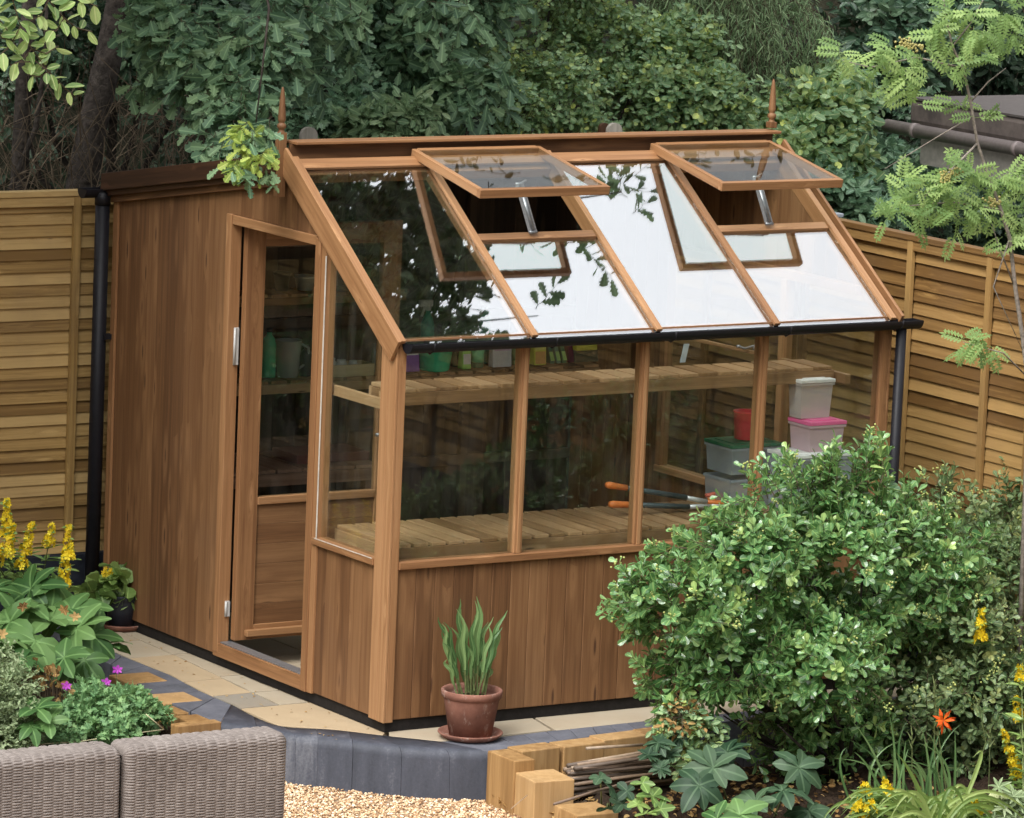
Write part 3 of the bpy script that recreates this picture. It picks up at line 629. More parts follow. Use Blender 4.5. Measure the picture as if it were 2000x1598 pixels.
# solid rear slope
def r2(y, h): return (y, 2.335-.167*(y-YR)+h)
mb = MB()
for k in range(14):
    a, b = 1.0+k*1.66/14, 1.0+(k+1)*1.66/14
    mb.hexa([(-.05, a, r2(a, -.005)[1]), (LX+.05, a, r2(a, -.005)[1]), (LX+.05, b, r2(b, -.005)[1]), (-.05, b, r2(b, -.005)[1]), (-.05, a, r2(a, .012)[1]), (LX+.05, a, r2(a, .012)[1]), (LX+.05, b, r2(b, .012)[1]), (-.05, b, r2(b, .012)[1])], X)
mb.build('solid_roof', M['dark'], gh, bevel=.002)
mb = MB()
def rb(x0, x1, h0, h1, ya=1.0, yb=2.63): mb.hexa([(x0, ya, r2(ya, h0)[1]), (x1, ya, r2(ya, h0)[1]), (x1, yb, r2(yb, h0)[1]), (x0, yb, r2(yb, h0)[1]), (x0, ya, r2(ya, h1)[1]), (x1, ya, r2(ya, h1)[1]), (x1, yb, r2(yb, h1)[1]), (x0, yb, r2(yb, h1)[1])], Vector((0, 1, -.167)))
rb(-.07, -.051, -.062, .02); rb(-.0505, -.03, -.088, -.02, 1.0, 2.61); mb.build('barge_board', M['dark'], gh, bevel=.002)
mb = MB(); rb(-.028, -.001, -.120, -.03, 1.02, 2.60); mb.build('wall_plate', M['clad'], gh, bevel=.002)
# gutters and pipes
def gutter(name, p0, p1, r=.034):
    mb = MB(); p0, p1 = Vector(p0), Vector(p1); d = (p1-p0).normalized(); s_ = Vector((0, 0, 1)).cross(d); V = []; F = []; m_ = 11
    for q in (p0, p1):
        for (rr) in (r, r-.004):
            for j in range(m_):
                a = math.pi*j/(m_-1); V.append(q+s_*math.cos(a)*rr-Vector((0, 0, 1))*math.sin(a)*rr)
    for j in range(m_-1):
        F += [(j, j+1, 2*m_+j+1, 2*m_+j), (m_+j, 3*m_+j, 3*m_+j+1, m_+j+1)]
    F += [(0, 2*m_, 3*m_, m_), (m_-1, 2*m_-1, 4*m_-1, 3*m_-1), tuple(range(m_))+tuple(range(2*m_-1, m_-1, -1)), tuple(range(2*m_, 3*m_))+tuple(range(4*m_-1, 3*m_-1, -1))]
    mb.add(V, F, smooth=False)
    for q in (p0, p1): mb.add([q+s_*math.cos(math.pi*j/10)*r-Vector((0, 0, 1))*math.sin(math.pi*j/10)*r for j in range(11)]+[q+d*.006*(1 if q is p1 else -1)+s_*math.cos(math.pi*j/10)*r-Vector((0, 0, 1))*math.sin(math.pi*j/10)*r for j in range(11)], [tuple(range(11)), tuple(range(11, 22))]+[(j, j+1, 12+j, 11+j) for j in range(10)])
    k = int((p1-p0).length/.6)
    for i in range(k+1):
        q = p0+d*((p1-p0).length*(.04+.92*i/k)); mb.tube([q+s_*(r+.003)+Vector((0, 0, .003)), q-Vector((0, 0, 1))*(r+.004)*.75+s_*(r)*.7, q-Vector((0, 0, 1))*(r+.004), q-Vector((0, 0, 1))*(r)*.7-s_*r*.75, q-s_*r+Vector((0, 0, .003))], .0045, 6)
    return mb.build(name, M['black'], gh)
gutter('gutter', (.012, -.062, HE-.006), (LX+.115, -.062, HE-.006), .043); gutter('gutter', (-.15, WY+.05, HB-.045), (LX+.05, WY+.05, HB-.045), .045)
mb = MB(); mb.tube([(LX+.03, -.06, HE-.045), (LX+.03, -.055, PZ)], .024, 16); mb.build('downpipe', M['black'], gh)
mb = MB(); xx = -.055
mb.tube([(xx, WY+.03, HB-.07), (xx, WY+.03, PZ)], .034, 18); mb.tube([(xx, WY+.03, HB-.06), (xx, WY+.03, HB-.12)], .038, 16); mb.box(-.05, .0, WY-.02, WY+.02, 1.3, 1.325)
mb.build('downpipe', M['black'], gh)
# roof vents
for (a, b) in ((rx[1], rx[2]), (rx[3], rx[4])):
    p0 = Vector((0, .945, HE+(HR-HE)*.945+.035)); p1 = Vector((0, .352, 2.246)); d = (p1-p0).normalized(); nn = Vector((0, d.z, -d.y)); nn = nn if nn.z > 0 else -nn; Ln = (p1-p0).length
    def vb(mb, x0, x1, s0, s1, h0, h1, ax): mb.hexa([Vector((x, 0, 0))+p0+d*s+nn*h for (x, s, h) in ((x0, s0, h0), (x1, s0, h0), (x1, s1, h0), (x0, s1, h0), (x0, s0, h1), (x1, s0, h1), (x1, s1, h1), (x0, s1, h1))], ax)
    xa, xb = a-.062, b-.032
    mb = MB(); vb(mb, xa, xa+.025, 0, Ln-.028, -.030, .009, d); vb(mb, xb-.025, xb, 0, Ln-.028, -.030, .009, d); vb(mb, xa, xb, Ln-.028, Ln, -.0305, .0085, X); vb(mb, xa+.026, xb-.026, 0, .03, -.017, .012, X)
    ve = mb.build('roof_vent', M['frame'], gh, bevel=.0025)
    mb = MB(); vb(mb, xa+.025, xb-.025, .03, Ln-.028, .004, .008, X); mb.build('vent_glass', M['glass'], ve)
    mb = MB(); xm = (a+b)/2-.03; q0 = Vector((xm, .47, 2.045)); q1 = p1+Vector((xm-.02, .12, .02))
    q1 = Vector((xm-.05, .52, 2.255)); q2 = Vector((xm+.01, .56, 2.265))
    for o_ in (-.014, .014): mb.bar(q0+Vector((o_, 0, 0)), q1+Vector((o_, 0, 0)), .006, .014)
    mb.tube([q0+Vector((0, .0, .01)), q0+(q1-q0)*.75], .009, 8); mb.tube([q1, q2], .005, 6); mb.tube([q1+Vector((-.02, 0, 0)), q1+Vector((.02, 0, 0))], .007, 8)
    mb.tube([q0+Vector((-.02, 0, 0)), q0+Vector((.02, 0, 0))], .007, 8)
    mb.build('opener_arm', M['steel'], ve)
# door, swung inwards
yd = JL-.052
mb = MB(); T = .038
def db(x0, x1, z0, z1, ax=Z, y0=0, y1=T, **k): mb.box(x0, x1, yd-y1, yd-y0, z0, z1, ax=ax, **k)
x0, x1 = .045, .86
db(x0, x0+.098, .075, 1.985); db(x1-.098, x1, .075, 1.985)
db(x0+.098, x1-.098, 1.885, 1.984, X); db(x0+.098, x1-.098, .70, .735, X, 0, T+.003); db(x0+.098, x1-.098, .076, .145, X); db(x0+.05, x1-.02, .095, .125, X, T, T+.03)
door = mb.build('door', M['frame'], gh, bevel=.003)
mb = MB()
for k in range(6): db(x0+.098, x1-.098, .145+k*.0925, .145+(k+1)*.0925, X, .012, T-.010)
mb.build('panel', M['clad'], door, bevel=.0025)
mb = MB(); db(x0+.098, x1-.098, .735, 1.885, Z, .016, .020); mb.build('pane', M['glass'], door)
for z, hl in ((1.43, .085), (.22, .035)):
    mb = MB(); mb.tube([(.012, JL-.060, z-hl), (.012, JL-.060, z+hl)], .0055, 8); mb.box(.014, .034, JL-.0585, JL-.0455, z-hl, z+hl); mb.build('hinge', plain('pale zinc', (.50, .50, .48), .4, .5, .05), door)
mb = MB(); mb.tube([(x1-.05, yd-T, 1.0), (x1-.05, yd-T-.04, 1.0), (x1-.13, yd-T-.045, 1.0)], .009, 8); mb.box(x1-.065, x1-.035, yd-T-.006, yd-T, .93, 1.06); mb.build('handle', M['steel'], door)
# shelves
def staging(name, parent, xa, xb, ya, yb, z, pitch=.1025, gap=.018, rail=.07, m='shelf'):
    mb = MB(); n_ = int((xb-xa)/pitch); pt = (xb-xa)/n_
    for i in range(n_): mb.box(xa+i*pt+gap/2, xa+(i+1)*pt-gap/2, ya+.004, yb-.004, z-.016, z, ax=Y)
    mb.box(xa, xb, ya, ya+.022, z-.017-rail+.0, z-.017, ax=X); mb.box(xa, xb, yb-.022, yb, z-.017-rail, z-.017, ax=X)
    mb.box(xa-.001, xa+.022, ya+.023, yb-.023, z-.017-rail, z-.018, ax=Y); mb.box(xb-.022, xb, ya+.023, yb-.023, z-.017-rail, z-.018, ax=Y)
    return mb.build(name, M[m], parent, bevel=.002)
staging('high_shelf', gh, .16, 2.50, .26, .50, 1.405, rail=.055)
mb = MB(); mb.box(.056, .082, .20, .72, 1.33, 1.375, ax=Y); mb.box(.0815, .16, .25, .285, 1.34, 1.40, ax=X); mb.build('shelf_bracket', M['shelf'], gh, bevel=.002)
mb = MB(); mb.box(LX-.08, LX-.05, .20, .72, 1.33, 1.375, ax=Y); mb.build('shelf_bracket', M['shelf'], gh, bevel=.002)
sb = staging('back_shelf', gh, .05, LX-.05, 2.27, 2.53, 1.115, rail=.045)
ub = staging('back_shelf', gh, .05, 1.45, 2.33, 2.53, 1.52, rail=.035)
bench = thing('slatted_bench', 'long slatted wooden bench behind the front glazing, below the high shelf', 'bench', (1.2, .35, PZ))
def legs(par, spots, z, m='shelf'):
    for x, y in spots: mb = MB(); mb.box(x-.022, x+.022, y-.022, y+.022, PZ-.004, z); mb.build('leg', M[m], par, bevel=.002)
staging('tabletop', bench, .085, 2.48, .10, .62, .752, .088, .017, .055); legs(bench, [(.14, .15), (.14, .57), (1.2, .15), (1.2, .57), (2.42, .15), (2.42, .57)], .677)
bench = thing('slatted_bench', 'shorter slatted bench against the dark back wall, seen through the open door', 'bench', (1.0, 2.3, PZ))
staging('tabletop', bench, .30, 1.16, 2.02, 2.52, .735, .135, .010, .06, 'dshelf'); legs(bench, [(.35, 2.07), (.35, 2.47), (1.11, 2.07), (1.11, 2.47)], .657, 'dshelf')

# ------------------------------------------------------------------ things on the shelves and benches
def solid(name, rgb, rough=.4, spec=.5):
    rgb = tuple(min(.85, c*2.3+.004) for c in rgb)
    return plain(name, rgb, rough, spec, .06, 40, .05)
def clear(name, rgb, a=.55, rough=.25):
    n = NT(name); b = n.bsdf(rgb, rough, .5); tr = n.n('ShaderNodeBsdfTransparent', Color=(.9, .92, .95, 1)); mx = n.n('ShaderNodeMixShader', Fac=a)
    n.l(tr.outputs[0], mx.inputs[1]); n.l(b, mx.inputs[2]); return n.done(mx.outputs[0])
def onshelf(px, y, z): q = P(px, 715, 'y', y); return float(q[0]), y, z
SH = 1.1165
def bottle(px, y, z, r, h, rgb, label, cap=(.02, .02, .02), lab=None, trig=False):
    x, y, z = onshelf(px, y, z); t = thing('bottle', label, 'bottle', (x, y, z), 'garden bottles on the back shelf')
    mb = MB(); mb.lathe([(r*.95, .002), (r, .008), (r, h*.68), (r*.75, h*.80), (r*.35, h*.88), (r*.33, h*.93)], (x, y, z), 18); mb.build('bottle_body', solid('bottle plastic', rgb, .3), t)
    mb = MB(); mb.lathe([(r*.42, h*.93), (r*.42, h)], (x, y, z), 12)
    if trig: mb.box(x-.05, x+.02, y-.012, y+.012, z+h, z+h+.03); mb.bar((x-.02, y, z+h), (x-.035, y, z+h-.05), .01, .008)
    mb.build('spray_head' if trig else 'cap', solid('cap', cap, .4), t)
    if lab: mb = MB(); mb.lathe([(r*1.012, h*.18), (r*1.012, h*.58)], (x, y, z), 18); mb.build('paper_label', solid('label', lab, .6), t)
def carton(px, wpx, y, z, h, rgb, name, label, cat, top=None, stripe=None, lean=0, d=.05):
    x, y, z = onshelf(px, y, z); w_ = wpx/375; t = thing(name, label, cat, (x, y, z))
    mb = MB(); mb.hexa([(x-w_/2, y-d/2, z), (x+w_/2, y-d/2, z), (x+w_/2, y+d/2, z), (x-w_/2, y+d/2, z), (x-w_/2+lean, y-d*.3, z+h), (x+w_/2+lean, y-d*.3, z+h), (x+w_/2+lean, y+d*.3, z+h), (x-w_/2+lean, y+d*.3, z+h)], Z)
    mb.build('carton_body', solid('printed card', rgb, .5), t, bevel=.003)
    if stripe:
        for (za, zb, c) in stripe:
            mb = MB(); f = lambda q: y-d*(.5-.2*q)-.0025
            mb.hexa([(x-w_*.42, f(za), z+h*za), (x+w_*.42, f(za), z+h*za), (x+w_*.42, f(za)+.002, z+h*za), (x-w_*.42, f(za)+.002, z+h*za), (x-w_*.42+lean*zb, f(zb), z+h*zb), (x+w_*.42+lean*zb, f(zb), z+h*zb), (x+w_*.42+lean*zb, f(zb)+.002, z+h*zb), (x-w_*.42+lean*zb, f(zb)+.002, z+h*zb)], Z); mb.build('printed_panel', solid('print', c, .5), t)
    return t
bottle(524, 2.38, SH, .036, .235, (.02, .22, .12), 'tall green bottle at the left end of the back shelf, beside the grey plastic jug')
x, y, z = onshelf(562, 2.36, SH); t = thing('plastic_jug', 'translucent grey tapered jug on the back shelf beside the tall green bottle', 'jug', (x, y, z))
mb = MB(); mb.lathe([(.048, .001), (.052, .01), (.064, .175), (.068, .18), (.064, .176), (.05, .02)], (x, y, z), 4*6); mb.build('jug_body', clear('grey plastic', (.42, .44, .45), .75), t)
mb = MB(); mb.tube([(x+.062, y-.01, z+.16), (x+.10, y-.02, z+.14), (x+.098, y-.02, z+.07), (x+.055, y-.01, z+.04)], .007, 8); mb.build('handle', clear('grey plastic', (.42, .44, .45), .8), t)
bottle(597, 2.36, SH, .03, .15, (.015, .016, .018), 'short black tin bottle between the grey jug and the wooden tray')
x, y, z = onshelf(677, 2.34, SH); t = thing('wooden_tray', 'pale plywood tray holding small jars on the back shelf', 'tray', (x, y, z))
mb = MB(); a, b_ = x-.12, x+.12
mb.box(a, b_, y-.06, y-.052, z, z+.058, ax=X, tint=.7); mb.box(a, b_, y+.052, y+.06, z, z+.058, ax=X); mb.box(a, a+.008, y-.0515, y+.0515, z, z+.057, ax=Y); mb.box(b_-.008, b_, y-.0515, y+.0515, z, z+.057, ax=Y); mb.box(a+.0085, b_-.0085, y-.0515, y+.0515, z+.001, z+.006, ax=X)
mb.build('tray_body', wood('plywood', (.42, .31, .18), (.60, .47, .29), (.72, .6, .4), knots=.02, var=.1), t)
for k, (dx, r, h, rgb, nm) in enumerate([(-.08, .016, .085, (.75, .76, .74), 'white squared jar standing at the left end of the plywood tray'), (-.03, .026, .075, (.7, .72, .72), 'wide white jar in the middle of the plywood tray'), (.035, .022, .068, (.35, .36, .36), 'dull grey tin standing at the right of the plywood tray')]):
    mb = MB(); mb.lathe([(r, .008), (r, h*.8), (r*.8, h*.86), (r*.85, h*.87), (r*.85, h)], (x+dx, y, z), 14); tag(mb.build('jar', solid('jar glaze', rgb, .3)), nm, 'jar', 'small jars in the plywood tray')
x, y, z = onshelf(741, 2.36, SH); mb = MB(); mb.lathe([(.012, .001), (.012, .17), (.009, .172), (.009, .18)], (x, y, z), 14); mb.lathe([(.011, .001), (.011, .14)], (x-.024, y+.01, z), 14); tag(mb.build('metal_tube', M['steel']), 'pair of shiny metal tubes standing by the corner post', 'tube')
carton(799, 30, 2.36, SH, .115, (.14, .06, .24), 'seed_packet', 'purple plastic bag with a white flash, left of the green tub', 'bag', stripe=[(.7, .98, (.6, .65, .8))], d=.07)
x, y, z = onshelf(848, 2.34, SH); t = thing('plastic_tub', 'wide emerald green plastic tub on the back shelf', 'tub', (x, y, z))
mb = MB(); mb.lathe([(.068, .001), (.075, .01), (.09, .115), (.096, .117), (.096, .124), (.088, .124), (.07, .012)], (x, y, z), 26); mb.build('tub_body', solid('green plastic', (.015, .30, .17), .25), t)
bottle(887, 2.4, SH, .02, .13, (.012, .035, .02), 'narrow dark green bottle right of the emerald tub')
carton(907, 18, 2.34, SH, .125, (.18, .42, .09), 'carton', 'narrow lime green packet with a white square, right of the emerald tub', 'packet', stripe=[(.2, .6, (.62, .72, .5))])
bottle(932, 2.35, SH, .032, .16, (.015, .07, .04), 'dark bottle with a green and white label on the back shelf', lab=(.12, .38, .2), cap=(.1, .35, .18))
carton(976, 40, 2.35, SH, .135, (.46, .36, .42), 'carton', 'pale pink box with a white ring on the back shelf', 'box', stripe=[(.12, .45, (.75, .7, .72)), (.6, .92, (.30, .22, .30))])
bottle(1010, 2.37, SH, .03, .15, (.06, .15, .06), 'mossy green bottle between the pink box and the first mullion', lab=(.1, .2, .09))
carton(1050, 26, 2.35, SH, .135, (.75, .55, .05), 'carton', 'yellow and orange box right of the first mullion', 'box', stripe=[(.05, .5, (.62, .2, .06)), (.55, .9, (.8, .7, .1))])
for k, (px, c, nm) in enumerate([(1074, (.03, .1, .07), 'first'), (1086, (.10, .17, .12), 'second'), (1098, (.05, .12, .06), 'third')]): carton(px, 9, 2.37, SH, .15, c, 'seed_packet', ('leaning dark green packet nearest the yellow and orange box', 'leaning grey green packet between two darker ones', 'leaning dark green packet nearest the maroon one')[k], 'packet', lean=-.03, stripe=[(.1, .4, (.2, .4, .12))])
carton(1111, 12, 2.38, SH, .15, (.10, .02, .04), 'seed_packet', 'maroon packet right of the three leaning green ones', 'packet', lean=-.02)
carton(1140, 46, 2.36, SH+.06, .075, (.72, .58, .04), 'carton', 'bright yellow box with a pink panel at the right of the shelf row', 'box', stripe=[(.4, .95, (.5, .3, .35))])
carton(1140, 52, 2.37, SH, .058, (.05, .06, .04), 'carton', 'dark flat box under the bright yellow box', 'box')
bottle(832, 2.44, SH, .034, .30, (.02, .2, .13), 'green spray bottle standing behind the emerald tub', cap=(.5, .55, .5), trig=True)
bottle(945, 2.46, SH, .032, .29, (.03, .16, .12), 'dull green spray bottle standing behind the labelled bottle', cap=(.3, .33, .3), trig=True)
# upper back shelf, partly seen through the roof and the door
for k, (px, r, h, c, nm) in enumerate([(545, .04, .09, (.02, .03, .03), 'black plant pot on the upper shelf nearest the door'), (590, .05, .07, (.25, .28, .28), 'grey plant pot on the upper shelf behind the door glass'), (700, .045, .10, (.03, .16, .08), 'green plant pot on the upper shelf behind the door'), (860, .06, .12, (.02, .02, .02), 'large black plant pot on the upper shelf')]):
    x, y, z = onshelf(px, 2.43, 1.5215); mb = MB(); mb.lathe([(r*.75, .001), (r, h*.85), (r*1.08, h*.86), (r*1.08, h), (r*.95, h), (r*.7, .02)], (x, y, z), 20); tag(mb.build('plant_pot', solid('pot plastic', c, .4)), nm, 'pot', 'plant pots on the upper shelf')
# high shelf
q = P(1333, 708, 'z', 1.406); mb = MB(); mb.hexa([Vector(q)+Vector(v) for v in ((-.014, -.002, 0), (.014, -.002, 0), (.014, .002, 0), (-.014, .002, 0), (.004, -.002, .085), (.032, -.002, .085), (.032, .002, .085), (.004, .002, .085))], Z); tag(mb.build('plant_label', plain('pale blue grey tag', (.42, .50, .54), .5)), 'pale blue grey plastic tag standing on the high shelf', 'tag')
a, b_ = P(1362, 664, 'y', .9), None; a = Vector((2.10, .95, 1.47)); b_ = Vector((2.33, .30, 1.43)); a = Vector(P(1362, 664, 'x', 2.2)); b_ = Vector(P(1500, 695, 'x', 2.2))
mb = MB(); mb.bar(a, b_, .018, .016); tag(mb.build('wooden_batten', M['shelf'], bevel=.002), 'thin pale batten reaching over the high shelf', 'batten')
t = thing('tap_fitting', 'small silver hose fitting lying on the pale batten', 'fitting', b_); g_ = a.lerp(b_, .72)+Vector((0, -.015, .016)); mb = MB(); mb.tube([g_+Vector((-.06, 0, .01)), g_+Vector((-.03, 0, .0)), g_+Vector((.03, 0, .012)), g_+Vector((.07, 0, .035))], .006, 8); mb.tube([g_+Vector((.02, 0, -.012)), g_+Vector((.022, 0, .012))], .006, 8); mb.lathe([(.010, 0), (.010, .012)], g_+Vector((-.065, 0, .006)), 12); mb.build('pipe', M['steel'], t)
# storage boxes on the bench
BZ = .7535
def tote(x0, x1, y0, y1, z0, z1, rgb, a, lid, name, label, lidh=.016, lidm=None):
    t = thing(name, label, 'box', ((x0+x1)/2, (y0+y1)/2, z0), 'storage boxes on the long bench'); i = .012; mb = MB(); m_ = clear('clear plastic', rgb, a)
    lo = [(x0+i, y0+i, z0), (x1-i, y0+i, z0), (x1-i, y1-i, z0), (x0+i, y1-i, z0)]; hi = [(x0+.004, y0+.004, z1-lidh-.001), (x1-.004, y0+.004, z1-lidh-.001), (x1-.004, y1-.004, z1-lidh-.001), (x0+.004, y1-.004, z1-lidh-.001)]
    mb.add(lo+hi, [(0, 3, 2, 1), (0, 1, 5, 4), (1, 2, 6, 5), (2, 3, 7, 6), (3, 0, 4, 7)], Z)
    zr_ = z1-lidh-.012
    for (a0, a1, b0, b1) in ((x0-.001, x1+.001, y0-.002, y0+.006), (x0-.001, x1+.001, y1-.006, y1+.002), (x0-.002, x0+.006, y0+.0065, y1-.0065), (x1-.006, x1+.002, y0+.0065, y1-.0065)): mb.box(a0, a1, b0, b1, zr_, zr_+.011)
    mb.build('tub_body', m_, t)
    if lid: mb = MB(); mb.box(x0-.004, x1+.004, y0-.004, y1+.004, z1-lidh, z1); mb.box(x0+.03, x1-.03, y0+.03, y1-.03, z1-.0005, z1+.004); mb.build('lid', lidm or solid('lid', lid, .35), t, bevel=.004)
wt = (.55, .60, .66)
tote(2.02, 2.30, .36, .58, BZ, .90, wt, .42, None, 'storage_box', 'clear plastic box at the bottom left of the stack'); tote(2.02, 2.30, .36, .58, .905, 1.045, wt, .42, (.01, .06, .03), 'storage_box', 'clear plastic box with a dark green lid, left of the pink lidded box')
tote(2.20, 2.545, .13, .33, BZ, .885, wt, .42, None, 'storage_box', 'clear plastic box at the bottom right of the stack'); tote(2.20, 2.545, .13, .33, .89, 1.025, wt, .45, (.55, .6, .66), 'storage_box', 'clear plastic box directly under the pink lidded box')
tote(2.30, 2.50, .15, .32, 1.03, 1.17, (.72, .52, .58), .72, (.70, .06, .16), 'storage_box', 'pinkish box with a bright pink lid')
tote(2.29, 2.475, .22, .33, 1.175, 1.355, (.62, .57, .56), .8, (.72, .68, .60), 'storage_box', 'tall whitish box with a cream lid on top of the stack')
mb = MB(); mb.lathe([(.046, .001), (.052, .006), (.058, .125), (.062, .127), (.062, .132), (.055, .132), (.046, .01)], (2.16, .46, 1.052), 22); tag(mb.build('plastic_tub', solid('red plastic', (.55, .02, .03), .3)), 'small red tub on the dark green lid', 'tub')
# loppers and secateurs
t = thing('loppers', 'long handled loppers with orange grips lying on the bench', 'loppers', P(1385, 978, 'y', .36))
org = plain('orange grip', (.80, .22, .05), .4); blk = solid('black shaft', (.025, .035, .04), .35); slv = plain('white metal sleeve', (.62, .62, .64), .3, .5, metal=.3)
pv = Vector(P(1432, 985, 'y', .36))
for (g0, g1, s1, m1_) in (((1184, 947), (1224, 953), (1340, 972), (1380, 980)), ((1190, 985), (1242, 986), (1345, 990), (1386, 988))):
    A, B, C_, D_ = [Vector(P(q[0], q[1], 'y', .36)) for q in (g0, g1, s1, m1_)]
    mb = MB(); mb.tube([A, A.lerp(B, .15), A.lerp(B, .5), B], [.012, .017, .015, .014], 10); mb.build('grip', org, t)
    mb = MB(); mb.tube([B, C_], [.012, .013], 10); mb.build('shaft', blk, t); mb = MB(); mb.tube([C_, D_], .011, 10); mb.build('sleeve', slv, t); mb = MB(); mb.tube([D_, D_.lerp(pv, .5), pv], [.010, .012, .008], 8); mb.build('blade_arm', org if g0[1] < 960 else slv, t)
t = thing('secateurs', 'pair of secateurs with red orange handles beside the loppers', 'secateurs', P(1400, 968, 'y', .5)); q = [Vector(P(a_, b2_, 'y', .5)) for a_, b2_ in ((1378, 968), (1400, 964), (1430, 975), (1382, 974), (1410, 976), (1455, 985))]
mb = MB(); mb.tube(q[:3], [.008, .012, .006], 8); mb.build('handle', solid('red handle', (.6, .08, .05), .4), t); mb = MB(); mb.tube(q[3:], [.008, .010, .005], 8); mb.build('handle', org, t)
# hanging dark tub rack seen through the roof: watering can shape on the floor
t = thing('seed_tray', 'dark seed tray lying on the back bench', 'tray', (.95, 2.25, .7365)); mb = MB(); mb.box(.75, 1.15, 2.12, 2.36, .7365, .78); mb.build('tray_body', solid('dark red plastic', (.07, .025, .022), .5), t, bevel=.004)

# ------------------------------------------------------------------ fences
def panel_fence(name, label, group, mat, origin, dirv, length, ztop, zbot, btn, face, cap=True, pitch=.0605):
    """lapped slat panel: horizontal slats, vertical battens, top capping; face = outward normal"""
    O_, D_, N_ = Vector(origin), Vector(dirv), Vector(face)
    t = thing(name, label, 'fence', O_+Vector((0, 0, zbot)), group)
    def blk(mb, s0, s1, d0, d1, z0, z1, ax, dz=0, **k):
        v = []
        for z, dd in ((z0, 0), (z1, dz)):
            for (s, d) in ((s0, d0), (s1, d0), (s1, d1), (s0, d1)): q = O_+D_*s+N_*(d+dd); v.append((q.x, q.y, z))
        mb.hexa(v, ax, **k)
    mb = MB(); n_ = int((ztop-zbot-.03)/pitch)
    for k in range(n_):
        z0 = zbot+.0+k*pitch; j = random.uniform(-.003, .003); rows = 1
        blk(mb, 0.02, length-.02, -.006+j*.3, .006+j*.3, z0+j, z0+pitch+.010+j, D_, dz=-.013+j)
    mb.build('slats', M[mat], t, bevel=.0015)
    for s in btn: mb = MB(); blk(mb, s-.02, s+.02, .0085, .030, zbot, ztop-.03, Z); mb.build('batten', M[mat], t, bevel=.002)
    for s in (.02, length-.02): mb = MB(); blk(mb, s-.02, s+.02, -.028, .0275, zbot, ztop-.03, Z); mb.build('end_batten', M[mat], t, bevel=.002)
    if cap: mb = MB(); blk(mb, 0, length, -.028, .034, ztop-.028, ztop, D_); blk(mb, 0, length, .0085, .026, ztop-.075, ztop-.0285, D_); mb.build('capping_rail', M[mat], t, bevel=.003)
    return t
def gboard(name, label, a, b, z0, z1, face, g):
    mb = MB(); a, b, f = Vector(a), Vector(b), Vector(face)*.02; v = [a-f, b-f, b+f, a+f]; mb.hexa([(q.x, q.y, z0) for q in v]+[(q.x, q.y, z1) for q in v], (b-a)); return tag(mb.build(name, M['char'], bevel=.004), label, 'gravel board', g)
FL = 2.82
panel_fence('slatted_fence_panel', 'green brown slatted fence panel left of the shed, behind the yellow flower spikes', 'slatted panels of the left fence', 'fence', (-1.28, FL, 0), (1, 0, 0), 1.83, 1.985, .24, [.6, 1.18], (0, -1, 0), pitch=.0565)
panel_fence('slatted_fence_panel', 'slatted fence panel at the far left edge, mostly out of the picture', 'slatted panels of the left fence', 'fence', (-3.2, FL, 0), (1, 0, 0), 1.83, 1.985, .24, [.6, 1.22], (0, -1, 0), pitch=.0565)
gboard('gravel_board', 'dark blue grey board under the left slatted fence, behind the hellebore', (-1.33, FL, 0), (.6, FL, 0), -.15, .235, (0, 1, 0), 'boards under the left fence')
gboard('gravel_board', 'dark blue grey board at the far left under the fence', (-3.2, FL, 0), (-1.37, FL, 0), -.15, .235, (0, 1, 0), 'boards under the left fence')
FX = 3.215
y_ = 2.86
lbs = ['slatted fence panel beyond the shed, nearest the back corner', 'slatted fence panel right of the shed with two thin battens in view', 'slatted fence panel at the right edge behind the rowan', 'slatted fence panel out to the right, reflected in the front glass', 'last slatted fence panel towards the house']
for k in range(5):
    L0 = 1.27 if k == 0 else 1.83
    bt = [.55] if k == 0 else ([.86, 1.47] if k == 1 else [.62, 1.2])
    panel_fence('slatted_fence_panel', lbs[k], 'slatted panels of the right fence', 'fencer', (FX, y_, 0), (0, -1, 0), L0, 1.945, .12, bt, (-1, 0, 0))
    if k < 2: pass
    mb = MB(); mb.box(FX-.035, FX+.035, y_-L0-.085, y_-L0-.0, -.25, 1.90); tag(mb.build('fence_post', M['fencer'], bevel=.004), ['square post where the right fence disappears behind the shed', 'square post between two right hand panels beside the rowan', 'square post by the shrubs towards the right', 'square post far to the right of the shrubs', 'end post of the right fence'][k], 'post', 'posts of the right fence')
    gboard('gravel_board', ['dark board at the foot of the right fence behind the shed', 'dark board at the foot of the right fence behind the big shrub', 'dark board at the foot of the right fence by the lilies', 'dark board at the foot of the right fence out to the right', 'dark board under the last right fence panel'][k], (FX, y_-L0, 0), (FX, y_, 0), -.3, .115, (1, 0, 0), 'boards under the right fence')
    y_ -= L0+.085
# old picket tops behind the ridge
for k, (px, py, wp, rgb_m, lb) in enumerate([(603, 248, 36, 'grey_wood', 'weathered grey round topped picket left, beside the front finial'), (1200, 240, 34, 'grey_wood', 'cracked pale round topped picket behind the middle of the ridge'), (1180, 240, 22, 'dark', 'dark narrow round topped picket beside the cracked one')]):
    yy_ = 3.02+.03*(k == 2); q = P(px, py, 'y', yy_); wd = wp/395; V = []; pr_ = [(-wd/2, -.1)]+[(wd/2*math.cos(R(a)), q[2]-wd*.45+wd*.45*math.sin(R(a))) for a in range(180, -1, -20)]+[(wd/2, -.1)]
    n_ = len(pr_); mb = MB(); mb.add([(q[0]+a, yy_-.012, z) for a, z in pr_]+[(q[0]+a, yy_+.012, z) for a, z in pr_], [tuple(range(n_)), tuple(range(2*n_-1, n_-1, -1))]+[(i, n_+i, n_+(i+1) % n_, (i+1) % n_) for i in range(n_)], Z); tag(mb.build('fence_picket', M[rgb_m]), lb, 'picket', 'old pickets behind the shed')
